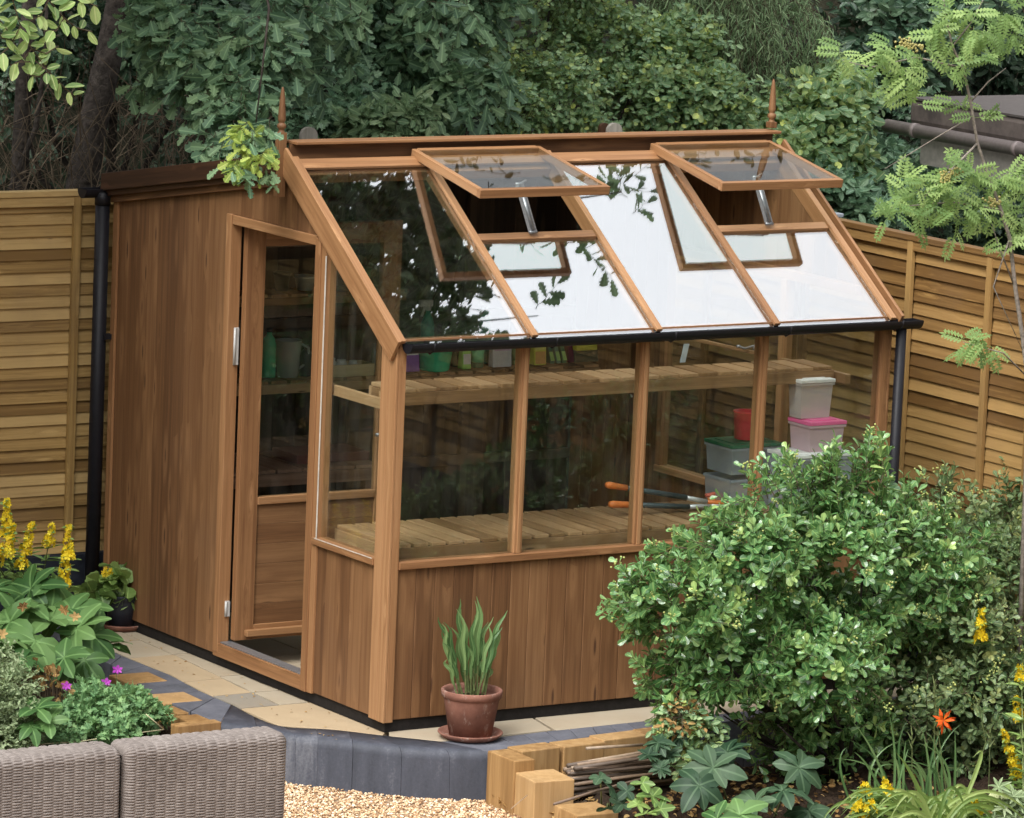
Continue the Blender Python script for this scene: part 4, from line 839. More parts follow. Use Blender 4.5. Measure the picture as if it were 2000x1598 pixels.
# little lamp on the fence corner, wire mesh behind
t = thing('fence_lamp', 'small flat solar lamp on the corner of the right fence', 'lamp', P(1620, 420, 'y', 1.36)); q = Vector(P(1620, 420, 'y', 1.36)); mb = MB(); mb.box(q.x-.05, q.x+.05, q.y-.05, q.y+.05, q.z-.008, q.z+.012); mb.build('solar_panel', plain('pale glassy top', (.30, .34, .38), .25), t, bevel=.004); mb = MB(); mb.box(q.x-.035, q.x+.035, q.y-.035, q.y+.035, q.z-.07, q.z-.009); mb.build('lamp_body', M['black'], t, bevel=.004)

# ------------------------------------------------------------------ neighbour's flat roofed shed beyond the right fence
sx0 = 5.5; cpt = P(1778, 240, 'x', sx0); yN = float(cpt[1]); zG = float(P(1790, 232, 'x', sx0)[2])
t = thing('neighbour_shed', 'flat roofed outbuilding with grey gutter beyond the right fence', 'shed', (sx0+1.5, yN-2, 0))
M['felt'] = plain('roof felt', (.17, .14, .125), .95, .1, .25, 8, .6, col2=(.10, .085, .08)); M['fascia'] = plain('grey fascia', (.50, .46, .43), .5, .4); M['gutter'] = plain('brown grey gutter', (.27, .225, .215), .4, .4); M['render'] = plain('brown wall', (.06, .038, .027), .8, .2)
mb = MB(); mb.box(sx0+.7, sx0+3.4, yN-5, yN-.5, -.2, zG-.05); mb.build('wall', M['render'], t)
mb = MB(); mb.box(sx0+.0, sx0+3.5, yN-5.1, yN+.02, zG-.04, zG+.10); mb.build('roof', M['felt'], t, bevel=.03)
mb = MB(); mb.box(sx0-.012, sx0-.001, yN-5.1, yN-.12, zG-.24, zG-.045, ax=Y); mb.build('fascia', M['fascia'], t)
mb = MB(); mb.tube([(sx0-.07, yN+.12, zG-.055), (sx0-.07, yN-5.1, zG-.055)], .037, 14); 
for k in range(6): mb.tube([(sx0-.07, yN-.12-k*.9, zG-.055), (sx0-.07, yN-.16-k*.9, zG-.055)], .041, 14)
mb.build('gutter', M['gutter'], t)
mb = MB(); mb.box(sx0+.001, sx0+3.5, yN-5.1, yN+.021, zG+.10, zG+.112); mb.build('roof_edge', plain('mossy edging', (.11, .095, .088), .9), t)

# ------------------------------------------------------------------ timber edging blocks
def block(px, py, z, sx_, sy_, rot, bot, label, group, m='sleeper', anchor=(0, 0)):
    q = P(px, py, 'z', z); c, s_ = math.cos(R(rot)), math.sin(R(rot)); mb = MB()
    cor = [(0, 0), (sx_, 0), (sx_, -sy_), (0, -sy_)]; v = [(q[0]+a*c-b*s_, q[1]+a*s_+b*c) for a, b in cor]
    mb.hexa([(a, b, bot) for a, b in v][::-1]+[(a, b, z) for a, b in v][::-1], Z); return tag(mb.build('timber_block', M[m], bevel=.005), label, 'timber block', group)
GR = 'upright timber blocks edging the right bed'
block(952, 1466, -.035, .105, .215, 0, -.33, 'tallest pale timber block at the corner where the charcoal kerb ends', GR)
block(1003, 1507, -.085, .19, .20, -6, -.36, 'broad pale timber block in front of the tallest one, gravel at its foot', GR)
block(1082, 1572, -.17, .20, .20, -4, -.42, 'lowest pale timber block at the bottom edge of the photo', GR)
for k, (px, py, wd, lb) in enumerate([(990, 1458, .205, 'timber block right of the tallest one, against the grey edging'), (1072, 1449, .22, 'timber block between two others behind the canes'), (1150, 1436, .24, 'slightly raised timber block behind the far end of the canes'), (1235, 1424, .22, 'timber block half hidden by the big shrub')]): block(px, py, -.04+.008*(k == 2)-.001*k, wd, .11, 4, -.36, lb, GR)
GLb = 'upright timber blocks edging the left bed'
for k, (px, py) in enumerate([(222, 1318), (259, 1338), (290, 1357), (318, 1376), (352, 1398)]):
    block(px-10, py, -.048-.010*(k % 2)-.0015*k, .20-.012*(k % 2), .195, -2, -.28, ['timber block edging the left bed, farthest back by the purple flower', 'second timber block from the back of the left bed', 'middle timber block of the left edging', 'timber block next to the nearest one on the left edging', 'nearest timber block of the left edging, just behind the rattan sofa'][k], GLb)
block(333, 1413, -.025, .22, .06, 2, -.28, 'thin raised timber block right behind the rattan sofa back', GLb)

# ------------------------------------------------------------------ rattan sofas
n = NT('grey brown rattan'); gz = n.attr('gc').outputs['Vector']; sxx = n.n('ShaderNodeSeparateXYZ'); n.l(gz, sxx.inputs[0]); zz = n.noise(n.scale(gz, (30, 200, 1)), 1, 4, .6); ob = n.n('ShaderNodeTexCoord').outputs['Object']; zb_ = n.noise(ob, 5, 4)
c = n.ramp(n.math('ADD', n.math('MULTIPLY', zz, .7), n.math('MULTIPLY', zb_, .3)), [(.3, (.10, .083, .074)), (.5, (.20, .170, .153)), (.72, (.33, .29, .265))])
M['rattan'] = n.done(n.bsdf(c, .6, .3))
def weave(name, A, B, ztop, zbot, th, parent, pu=.022, pv=.0112, r=.035):
    A, B = Vector((A[0], A[1], 0)), Vector((B[0], B[1], 0)); W_ = (B-A).length; d = (B-A)/W_; nb_ = Vector((-d.y, d.x, 0))      # nb_ points backwards
    prof = []          # (depth, z, nx, nz, arc length)
    s = 0; z = zbot; hs = pv/6
    def addp(dp, z, nd, nz, s): prof.append((dp, z, nd, nz, s))
    k = int((ztop-r-zbot)/hs)
    for i in range(k): addp(0, zbot+i*hs, -1, 0, i*hs)
    s = k*hs; m_ = int(r*math.pi/2/hs)
    for i in range(m_+1): a = math.pi/2*i/m_; addp(r-r*math.cos(a), ztop-r+r*math.sin(a), -math.cos(a), math.sin(a), s+r*a)
    s += r*math.pi/2; m2_ = int((th-2*r)/hs)
    for i in range(1, m2_): addp(r+i*(th-2*r)/m2_, ztop, 0, 1, s+i*(th-2*r)/m2_)
    s += th-2*r
    for i in range(m_+1): a = math.pi/2*i/m_; addp(th-r+r*math.sin(a), ztop-r+r*math.cos(a), math.sin(a), math.cos(a), s+r*a)
    s += r*math.pi/2
    for i in range(1, 12): addp(th, ztop-r-i*.03, 1, 0, s+i*.03)
    nu = int(W_/(pu/6)); V = []; G_ = []
    for (dp, z, nd, nz, s) in prof:
        for i in range(nu+1):
            u = W_*i/nu; e = min(u, W_-u); rr = .04; ins = (rr-math.sqrt(max(0, rr*rr-(rr-e)**2))) if e < rr else 0
            row = math.floor(s/pv); fv = (s/pv-row)*2-1
            cc = math.floor(u/.044); s2 = s/pv+(.5 if cc % 2 else 0); fv = (s2-math.floor(s2))*2-1; bu = min(1, abs(math.sin(math.pi*u/.044))*1.5); h = .0022*(1-bu)+bu*.0075*math.sqrt(max(0, 1-fv*fv))-bu*.0012
            q = A+d*u+nb_*(dp-nd*0); q = q+nb_*nd*(h-ins)*1.0; zz_ = z+nz*(h-ins); V.append((q.x, q.y, zz_)); G_.append((u, s, row))
    m_ = nu+1; V = np.array(V); o_ = np.array(list(parent['_o'])) if parent is not None else 0
    idx = np.arange(len(prof)*m_).reshape(len(prof), m_); F = np.stack([idx[:-1, :-1], idx[:-1, 1:], idx[1:, 1:], idx[1:, :-1]], -1).reshape(-1, 4)
    me = bpy.data.meshes.new(name); me.from_pydata((V-o_).tolist(), [], F.tolist()); a_ = me.attributes.new('gc', 'FLOAT_VECTOR', 'POINT'); a_.data.foreach_set('vector', np.array(G_, dtype=np.float32).ravel())
    me.polygons.foreach_set('use_smooth', [True]*len(F)); me.materials.append(M['rattan']); ob = bpy.data.objects.new(name, me); COL.objects.link(ob); ob.parent = parent
    mb = MB(); q = [A+d*.012+nb_*.012, B-d*.012+nb_*.012, B-d*.012+nb_*(th-.012), A+d*.012+nb_*(th-.012)]; mb.hexa([(v.x, v.y, zbot) for v in q]+[(v.x, v.y, ztop-.014) for v in q], Z); mb.build('inner_frame', M['rattan'], parent)
    return ob
SG = 'rattan sofa sections'
A_, B_ = P(247, 1462, 'z', .36), P(566, 1434, 'z', .36)
t = thing('rattan_sofa', 'grey brown rattan sofa section at the bottom, just left of the gravel', 'sofa', (*((A_+B_)/2)[:2], GZ), SG); weave('sofa_back', A_, B_, .36, GZ+.01, .17, t)
A_, B_ = P(-180, 1502, 'z', .36), P(241, 1462, 'z', .36)
t = thing('rattan_sofa', 'grey brown rattan sofa section in the bottom left corner', 'sofa', (*((A_+B_)/2)[:2], GZ), SG); weave('sofa_back', A_, B_, .358, GZ+.01, .17, t)
A_, B_ = P(-170, 1620, 'z', .3), P(20, 1605, 'z', .3); weave('armrest', A_, B_, .30, GZ+.01, .14, t)

# ------------------------------------------------------------------ trees and hedge behind
def pxblobs(lst):
    out = []
    for (px, py, y, rpx, *fl) in lst:
        q = P(px, py, 'y', y); d = np.linalg.norm(q-CAM); r = rpx*d/FPX; f = fl[0] if fl else 1.0; out.append((q[0], q[1], q[2], r, r*(fl[1] if len(fl) > 1 else 1.2), r*f))
    return out
def base_of(bl): b = np.array(bl); return (float(np.average(b[:, 0], weights=b[:, 3])), float(b[:, 1].max()), 0)
def shrub(name, label, cat, bl, n, m, size, Ln, tmpl, mats, group=None, droop=.2, upn=.7, shell=.45, trunk=.04, spread=.9, updir=.25, base=None, toward=.35, jit=.35):
    b0 = base or base_of(bl); b0 = (b0[0], b0[1], bank_h(b0[0], b0[1]) if b0[1] > 3.3 else b0[2])
    t = thing(name, label, cat, b0, group); Bc = np.array(bl); top = Bc[:, 2].max(); mid = Bc[:, :3].mean(0)
    limbs = []
    for b in Bc[:9]: limbs.append(([(b0[0], b0[1], b0[2]+(mid[2]-b0[2])*.35), tuple((np.array(b0)*.35+b[:3]*.65)+rng.normal(0, .04, 3)), tuple(b[:3])], [trunk*.55, trunk*.35, trunk*.12]))
    trunk_mesh('trunk', [b0, (b0[0]+.03, b0[1], b0[2]+(mid[2]-b0[2])*.4), (b0[0]*.4+mid[0]*.6, mid[1], mid[2])], [trunk, trunk*.8, trunk*.4], M['bark'], t, limbs=limbs)
    n = int(n*1.35); p, d, r = blob_points(bl, n, shell); ph = rng.random(6)*6
    gt = np.sin(p[:, 0]*8+p[:, 2]*3+ph[0])+np.sin(p[:, 1]*7+ph[1]+p[:, 0]*4)+np.sin(p[:, 2]*9+ph[2]-p[:, 0]*3)+rng.normal(0, .3, n); kp = (gt > -.45) | (rng.random(n) < .12) if n > 250 else gt > -9
    p, d = p[kp], d[kp]; n = len(p); dd = nrm(d+UP*updir+np.array([-.5, -.8, .1])*toward+rng.normal(0, .45, (n, 3)))
    lf = LF(); sprays(lf, tmpl, p-dd*Ln*.5, dd, rng.uniform(.6, 1.2, n)*Ln, m, size, droop, upn, d*.35+np.array([-.25, -.42, .1]), spread, tw=.0018, jit=jit)
    lf.build('crown', mats, t); return t
LM = lambda a: [M[a], M['twig']]
GH = 'shrubs and trees crowding behind the shed'
# deep foliage filling the wood behind
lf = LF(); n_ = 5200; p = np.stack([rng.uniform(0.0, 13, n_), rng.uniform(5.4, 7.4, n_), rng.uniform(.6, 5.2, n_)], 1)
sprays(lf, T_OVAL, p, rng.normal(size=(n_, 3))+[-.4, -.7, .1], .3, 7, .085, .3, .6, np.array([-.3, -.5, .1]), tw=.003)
tag(lf.build('wood', LM('l_deep')), 'deep mass of leaves darkened as shade, filling the wood behind everything', 'wood', kind='stuff')

shrub('ivy_thicket', 'ivy covered thicket behind the front finial, small dark lobed leaves', 'shrub', pxblobs([(600, 60, 4.2, 95), (650, 170, 4.0, 85), (600, 230, 3.9, 60), (720, 90, 4.4, 90), (560, 150, 4.3, 70), (740, 210, 4.1, 70), (640, -60, 4.3, 110)]), 1500, 7, .052, .16, T_IVY, LM('l_ivy'), GH)
shrub('oak_sapling', 'oak sapling with large lobed leaves above the middle of the ridge', 'tree', pxblobs([(860, 60, 3.9, 85), (930, 150, 3.6, 60), (830, 180, 4.1, 70), (980, 190, 3.6, 45), (900, -40, 4.0, 100), (780, 20, 4.2, 80)]), 520, 7, .095, .22, T_OAK, LM('l_oak'), GH, droop=.35)
shrub('laurel_bush', 'pale leaved bush just behind the ridge, left of the cracked picket', 'shrub', pxblobs([(740, 245, 3.5, 38, .7), (800, 225, 3.5, 45, .7), (690, 250, 3.6, 40, .7), (860, 250, 3.6, 36, .6)]), 230, 7, .065, .17, T_OVAL, LM('l_fine'), GH, upn=.6)
shrub('hawthorn', 'dense small leaved hawthorn behind the middle of the ridge', 'shrub', pxblobs([(1020, 80, 4.3, 100), (1100, 170, 4.0, 90), (1010, 220, 3.9, 60), (1180, 90, 4.4, 100), (1150, 230, 3.9, 60), (1080, -50, 4.4, 110), (1230, 190, 4.1, 70)]), 2100, 7, .034, .13, T_ROUND, LM('l_hedge'), GH)
shrub('willow', 'drooping narrow leaved willow above the right roof vent', 'tree', pxblobs([(1340, 30, 4.5, 90), (1430, 60, 4.4, 100), (1530, 40, 4.5, 90), (1480, 150, 4.4, 80), (1400, -60, 4.6, 120), (1590, 120, 4.6, 70)]), 1500, 9, .060, .26, T_NARROW, LM('l_fine'), GH, droop=.9, updir=-.3, spread=.6)
shrub('elder_bush', 'mid green bush with rounded leaves, left of the far finial', 'shrub', pxblobs([(1310, 190, 4.0, 80), (1400, 200, 3.9, 75), (1340, 100, 4.2, 80), (1270, 100, 4.3, 70), (1440, 240, 3.8, 50), (1280, 250, 3.9, 50)]), 1300, 7, .042, .14, T_ROUND, LM('l_hedge'), GH)
shrub('hazel', 'bush with broad bright leaves, right of the far finial', 'shrub', pxblobs([(1560, 210, 3.9, 70), (1620, 250, 3.8, 60), (1570, 290, 3.7, 55), (1650, 180, 4.2, 60), (1640, 320, 3.8, 50)]), 900, 7, .058, .16, T_ROUND, LM('l_hedge'), GH)
shrub('viburnum', 'dull blue green bush over the corner of the right fence', 'shrub', pxblobs([(1650, 385, 3.5, 45), (1700, 420, 3.4, 45), (1600, 360, 3.5, 40), (1740, 370, 3.8, 60), (1700, 330, 4.2, 60)]), 620, 7, .062, .16, T_OVAL, LM('l_ivy'), GH)
shrub('holly', 'very dark evergreen with big glossy leaves above the outbuilding', 'tree', pxblobs([(1700, 40, 5.2, 90), (1790, 60, 5.4, 90), (1740, 130, 5.3, 70), (1880, 40, 6.2, 90), (1960, 90, 6.4, 90), (1830, -40, 5.6, 110), (2010, 20, 6.5, 90)]), 1200, 7, .085, .2, T_OVAL, LM('l_dark'), GH)
shrub('dogwood', 'dark leaved bush between the far finial and the outbuilding gutter', 'shrub', pxblobs([(1740, 240, 5.0, 80), (1810, 330, 4.8, 80), (1700, 300, 4.9, 70), (1880, 380, 4.6, 80), (1960, 420, 4.2, 80), (1780, 420, 4.0, 60)]), 1100, 7, .062, .18, T_IVY, LM('l_dark'), GH)
shrub('holly', 'dark holly at the top left behind the leaning trunk', 'tree', pxblobs([(60, 60, 5.0, 110), (180, 110, 4.9, 80), (290, 50, 4.9, 90), (110, -50, 5.0, 120), (300, 130, 4.7, 50), (20, 130, 4.9, 60), (400, 40, 5.0, 90), (480, 160, 4.8, 80)]), 1500, 7, .060, .18, T_OVAL, LM('l_dark'), GH)
shrub('shading_laurel', 'tall dense unseen laurel added left of the bed to shade the rear gable', 'tree', [(-2.6, 2.1, .9, .8, .8, 1.0), (-2.6, 2.2, 2.0, .95, .9, 1.0), (-2.6, 2.2, 3.2, 1.0, 1.0, 1.0), (-2.6, 2.1, 4.2, 1.0, 1.0, .9), (-2.0, 1.7, 3.4, .55, .6, .7), (-2.9, 1.2, 2.6, .7, .6, 1.2), (-2.1, 1.5, 4.3, .6, .6, .6)], 2200, 7, .085, .2, T_OVAL, LM('l_hedge'), base=(-2.6, 2.2, -.13), toward=0)  # unseen tree, added to keep light off the rear gable
# trunks at the left
def trunk_px(name, label, pts, y, rp, mat='bark'):
    V = [P(a, b, 'y', y) for a, b in pts]; V = [V[0]+np.array([0, 0, -.0])]+V[1:]; f = 26.5/FPX
    q0 = V[0].copy(); q0[2] = bank_h(q0[0], y)-.3
    mb = MB(); mb.tube([tuple(q0)]+[tuple(v) for v in V], [rp[0]*f*1.15]+[r*f for r in rp], 12); return tag(mb.build(name, M[mat]), label, 'tree trunk', 'bare trunks at the left')
trunk_px('tree_trunk', 'straight grey trunk at the far left above the slatted fence', [(38, 372), (42, 250), (48, 140), (60, -30)], 4.3, [17, 16, 15, 13])
trunk_px('tree_trunk', 'thin mossy stem just right of the straight grey trunk', [(20, 372), (70, 250), (88, 120), (92, -20)], 4.0, [6, 5, 4, 3])
# dry twigs and brambles
lf = LF(); A = []; B = []; rr = []
for k in range(420):
    px, py, y = random.uniform(-30, 520), random.uniform(190, 400), random.uniform(3.5, 4.7); q = Vector(P(px, py, 'y', y)); a = random.gauss(math.pi/2, .75); L0 = random.uniform(.12, .5); v = Vector((math.cos(a), random.uniform(-.3, .3), math.sin(a)*random.choice((1, 1, -1)))); r = random.choice((.0016, .0022, .0032, .0045)); b = Vector((random.uniform(-1, 1), 0, random.uniform(-1, .2)))*.12
    for i in range(6): A.append(q); q = q+(v*L0/6)+b*(i/6)*.25; B.append(q); rr.append(r*(1-i*.12))
lf.stems([tuple(a) for a in A], [tuple(b) for b in B], rr, np.array(rr)*.9, 0)
p = np.stack([rng.uniform(-1, 2.4, 1500), rng.uniform(3.5, 5, 1500), np.zeros(1500)], 1); p[:, 2] = [bank_h(a, b)+random.uniform(0, .15) for a, b, _ in p]
lf.inst(T_OVAL, p, rng.normal(size=(1500, 3)), UP+rng.normal(0, .6, (1500, 3)), rng.uniform(.04, .08, 1500), mi=1)
tag(lf.build('brambles', [plain('dry bramble', (.15, .115, .08), .9, .2), M['l_brown']]), 'tangle of dry twigs and brambles over the left fence', 'brambles', kind='stuff')
# the oak whose crown hangs over the shed
t = thing('oak_tree', 'oak with a leaning trunk at the left, its lobed leaves hanging over the front finial', 'tree', (*P(165, 372, 'y', 4.2)[:2], .3))
tp = [P(158, 380, 'y', 4.2), P(180, 250, 'y', 4.2), P(212, 110, 'y', 4.2), P(240, -20, 'y', 4.2)]; b0 = tp[0].copy(); b0[2] = .2
E_ = np.array([1.6, 4.0, 5.2]); L1 = [tuple(tp[3]), (1.1, 4.0, 4.4), tuple(E_)]
trunk_mesh('trunk', [tuple(b0)]+[tuple(q) for q in tp]+L1[1:], [.11, .085, .075, .07, .07, .065, .05], M['bark'], t, limbs=[
    ([(1.1, 4.0, 4.4), (1.2, 2.9, 5.3), (2.0, 1.6, 6.0), (2.9, .9, 6.3)], [.06, .05, .035, .01]), ([(2.0, 1.6, 6.0), (3.3, 1.5, 6.25), (4.35, 1.6, 6.25)], [.02, .01, .004]), ([(2.9, .9, 6.3), (3.6, .9, 6.12)], [.008, .003]), ([(1.1, 4.0, 4.4), (.2, 3.0, 5.0), (-.3, 1.9, 5.1)], [.05, .04, .012]), ([(1.1, 4.0, 4.4), (-1.0, 3.2, 4.8), (-3.2, 2.9, 4.8)], [.05, .035, .01]),
    ([tuple(E_), (1.9, 3.4, 6.6), (2.4, 2.4, 7.2)], [.045, .03, .01]), ([(.2, 3.0, 5.0), (.3, 2.5, 4.0), (.35, 2.3, 3.2)], [.02, .014, .004]), ([(-.3, 1.9, 5.1), (-.2, 1.3, 4.0), (-.15, .95, 3.0), tuple(P(500, 240, 'y', .9))], [.014, .010, .006, .003])])
# overhead crown: reflected in the left hand roof panes; extended left to shade gable
bl = [(-2.3, 2.6, 4.9, 1.1, 1.0, .6), (-3.3, 3.0, 4.8, 1.0, 1.0, .7), (-1.4, 1.9, 4.9, .7, .8, .5), (.4, 2.8, 5.6, 1.1, 1.0, .6), (1.4, 2.2, 6.2, 1.2, 1.1, .6), (2.3, 1.3, 6.2, 1.0, .9, .45), (2.75, 1.25, 6.2, .35, .5, .3), (2.75, .75, 6.1, .38, .25, .22), (-.4, 2.2, 5.4, .9, 1.0, .6), (.4, 4.2, 5.6, 1.3, 1.2, .9), (2.4, 2.8, 6.9, 1.1, 1.1, .5), (1.5, .55, 6.1, .8, .4, .35), (2.0, 4.5, 6.3, 1.4, 1.2, .8)]
lf = LF(); n_ = 5200; p, d, r = blob_points(bl, n_, .15); sprays(lf, T_OAK, p, d+rng.normal(0, .6, (n_, 3))+[0, 0, .2], .28, 8, .11, .35, .8, tw=.003)
p = np.concatenate([np.array(c_)+rng.normal(0, w_, (k_, 3)) for c_, w_, k_ in (((3.98, 1.30, 6.2), .09, 6), ((4.30, 1.62, 6.25), .09, 7), ((3.45, 1.55, 6.3), .10, 8), ((3.62, .92, 6.1), .03, 1), ((3.2, .95, 6.1), .08, 4))]); sprays(lf, T_OAK, p, rng.normal(0, .6, (len(p), 3)), .16, 6, .10, .35, .8, tw=.003)
fgb = pxblobs([(330, 60, 2.9, 55), (400, 40, 2.8, 60), (385, 110, 2.7, 55), (330, 130, 3.0, 45), (450, 110, 2.6, 50), (500, 70, 2.6, 60), (470, 170, 2.4, 45), (440, 215, 2.4, 45), (520, 200, 2.3, 40), (535, 110, 2.6, 50), (400, 200, 2.8, 40), (470, 250, 2.2, 35), (430, 280, 2.2, 30), (560, 30, 2.8, 60), (300, 20, 3.0, 50), (600, 10, 2.9, 45), (630, 110, 3.1, 45), (680, 10, 3.0, 40), (840, 0, 2.9, 30), (900, 5, 2.9, 24), (420, 330, 2.8, 25)])
n_ = 360; p, d, r = blob_points(fgb, n_, .3); dd = nrm(d*.6+[-.3, -.4, -.25]+rng.normal(0, .4, (n_, 3))); sprays(lf, T_OAK, p-dd*.06, dd, .15, 6, .095, .4, .55, np.array([-.4, -.6, .1]), tw=.002)
lf.build('crown', LM('l_oak'), t)
lf = LF(); bl = pxblobs([(488, 255, .9, 22), (470, 290, .88, 24), (500, 290, .86, 22), (515, 305, .84, 14), (455, 300, .9, 14)]); n_ = 26; p, d, r = blob_points(bl, n_, .3)
sprays(lf, T_OAK, p, d*.5+[-.2, -.3, -.35]+rng.normal(0, .4, (n_, 3)), .06, 4, .062, .3, .5, np.array([-.4, -.6, .1]), tw=.0015, base=rng.random(n_)**1.2)
lf.build('young_leaves', LM('l_oaky'), t)
lf = LF(); bl = pxblobs([(480, 318, .86, 16), (545, 290, .82, 14), (535, 320, .82, 12), (440, 300, .95, 14), (505, 250, .9, 24)]); n_ = 16; p, d, r = blob_points(bl, n_, .3)
sprays(lf, T_OAK, p, d*.5+[-.2, -.3, -.6]+rng.normal(0, .3, (n_, 3)), .05, 3, .075, .3, .5, np.array([-.4, -.6, .1]), tw=.0015); lf.build('hanging_leaves', LM('l_oak'), t)
# hornbeam reaching in at the top left
t = thing('hornbeam', 'light leaved hornbeam branch hanging into the top left corner', 'tree', (-6.0, 1.5, -.15))
lf = LF(); yb = -.6
def branch(pts, y, r0, leafsz, step=.045, mat=0, tp_=T_OVAL, seg=1.0):
    V = [P(a, b, 'y', y) for a, b in pts]; dist = 0; sgn = 1
    for a, b in zip(V, V[1:]):
        L0 = np.linalg.norm(b-a); k = max(1, int(L0/step)); D = (b-a)/L0
        for i in range(k):
            q = a+(b-a)*(i+.5)/k; sgn = -sgn; sd_ = nrm(np.cross(D, np.array([-.45, -.75, .35])))*sgn
            ld = nrm(D*.6+sd_+rng.normal(0, .25, 3)); lf.inst(tp_, [q], [ld], [np.array([-.3, -.5, .6])+rng.normal(0, .5, 3)], [leafsz*random.uniform(.7, 1.15)])
    lf.stems(V[:-1], V[1:], r0, r0*.75, 1)
for pts in ([(10, -60), (25, 0), (40, 50), (62, 95), (95, 140), (130, 175), (148, 190)], [(40, 50), (20, 90), (-10, 115)], [(62, 95), (90, 105), (115, 90)], [(62, 95), (40, 120), (20, 128)], [(70, -50), (95, 0), (125, 35), (150, 55), (180, 62)], [(95, 0), (80, 30), (50, 45)], [(125, 35), (110, 60), (85, 60)], [(-20, 10), (0, 40), (15, 60)], [(130, -40), (150, 0), (190, 12)], [(-20, 40), (5, 75), (30, 80)], [(95, 140), (75, 150), (55, 145)], [(95, 140), (70, 120), (30, 122)]): branch(pts, yb, .0035, .074, .024)
lf.build('leafy_twigs', [M['l_beech'], M['twig']], t)
q = P(10, -60, 'y', yb); trunk_mesh('trunk', [(-6.0, 1.5, -.15), (-5.8, 1.4, 2.5), (-5.2, 1.0, 4.6)], [.13, .1, .06], M['bark2'], t, limbs=[([(-5.2, 1.0, 4.6), (-3.5, .2, 4.6), tuple(q)], [.05, .02, .005]), ([(-3.5, .2, 4.6), tuple(P(70, -50, 'y', yb))], [.015, .005]), ([(-3.5, .2, 4.6), tuple(P(130, -40, 'y', yb))], [.015, .005])])
bl = [(-5.4, 1.3, 5.2, 1.2, 1.2, .7), (-4.2, .9, 5.4, 1.0, 1.0, .5), (-6.2, 2.0, 4.6, 1.0, 1.0, .8)]; lf = LF(); n_ = 1300; p, d, r = blob_points(bl, n_, .3); sprays(lf, T_OVAL, p, d, .3, 8, .09, .3, .8); lf.build('crown', [M['l_beech'], M['twig']], t)

# ------------------------------------------------------------------ rowan at the right
t = thing('rowan_tree', 'slender rowan with feathery leaves in front of the right fence', 'tree', (*P(2075, 1000, 'y', -.95)[:2], -.25))
yr_ = -.95; rw = lambda l: [tuple(P(a, b, 'y', yr_)) for a, b in l]
q0 = P(2010, 760, 'y', yr_); st = [(float(q0[0])+.05, yr_, -.3), tuple(q0)]+rw([(1997, 657), (1983, 563), (1972, 466), (1955, 410), (1930, 343), (1909, 280), (1895, 196), (1881, 133), (1860, 91), (1846, 28), (1835, -60)])
trunk_mesh('trunk', st, [.014, .011, .010, .0095, .009, .008, .0075, .0065, .006, .0055, .005, .004, .003], M['bark2'], t, n=9, limbs=[
    (rw([(1909, 280), (1860, 330), (1800, 390)]), [.005, .004, .0015]), (rw([(1881, 133), (1790, 112), (1700, 132), (1645, 118)]), [.005, .004, .003, .0015]), (rw([(1895, 200), (1930, 160), (1965, 133)]), [.004, .003, .0015]),
    (rw([(1895, 230), (1840, 262), (1728, 330)]), [.004, .003, .001]), (rw([(1972, 466), (1940, 560), (2000, 690)]), [.004, .003, .001]), (rw([(1955, 410), (1860, 395), (1740, 405)]), [.005, .004, .0015]), (rw([(1983, 563), (1950, 480), (1935, 430)]), [.004, .003, .001]), (rw([(2010, 740), (1960, 690), (1880, 668)]), [.004, .003, .001]), (rw([(1860, 91), (1900, 40), (1930, -20)]), [.004, .003, .0015])])
lf = LF(); cl = [(1640, 112, 3), (1665, 122, 3), (1700, 100, 3), (1735, 95, 4), (1760, 120, 5), (1785, 150, 5), (1770, 170, 3), (1810, 110, 3), (1835, 60, 4), (1860, 20, 6), (1900, 30, 6), (1880, 80, 3), (1930, 60, 5), (1965, 80, 5), (1990, 60, 5), (1960, 20, 5), (1900, 110, 4), (1940, 110, 4), (1850, 135, 3), (1795, 185, 2), (1875, 212, 3), (1908, 238, 2), (1890, 340, 4), (1850, 340, 3), (1910, 335, 4), (1860, 365, 5), (1820, 358, 4), (1945, 345, 5), (1985, 360, 6), (1785, 372, 4), (1760, 360, 3), (1755, 405, 5), (1790, 415, 5), (1830, 400, 5), (1870, 405, 5), (1905, 400, 5), (1945, 410, 4), (1985, 430, 4), (1810, 440, 3), (1860, 440, 3), (1735, 430, 3), (1885, 672, 4), (1915, 662, 4), (1945, 680, 3), (1990, 345, 2), (1965, 470, 3), (2000, 480, 3), (1845, 345, 2)]
for (a, b, k) in cl:
    for j in range(int(k*1.6)):
        q = P(a+random.gauss(0, 9), b+random.gauss(0, 8), 'y', yr_+random.gauss(0, .06)); an = random.uniform(0, 2*math.pi); v = np.array([math.cos(an)*rt+math.sin(an)*up*.6])[0]+np.array([0, 0, -.15])
        lf.inst(T_PINN, [q], [v], [np.array([-.35, -.6, .7])+rng.normal(0, .35, 3)], [random.uniform(.08, .125)], [random.random()*.9])
lf.build('crown', [M['l_rowan'], M['twig']], t)
BRM = plain('unripe berries', (.40, .36, .12), .5)
for (a, b) in ((1862, 340), (1768, 85), (1790, 92), (1845, 345), (1940, 395)):
    lf = LF(); q = np.array([P(a+random.gauss(0, 8), b+random.gauss(0, 6), 'y', yr_-.05) for _ in range(26)]); lf.inst((iv*.5, iff), q, rng.normal(size=(26, 3)), UP+rng.normal(0, .3, (26, 3)), .013); lf.build('berry_cluster', [BRM], t)

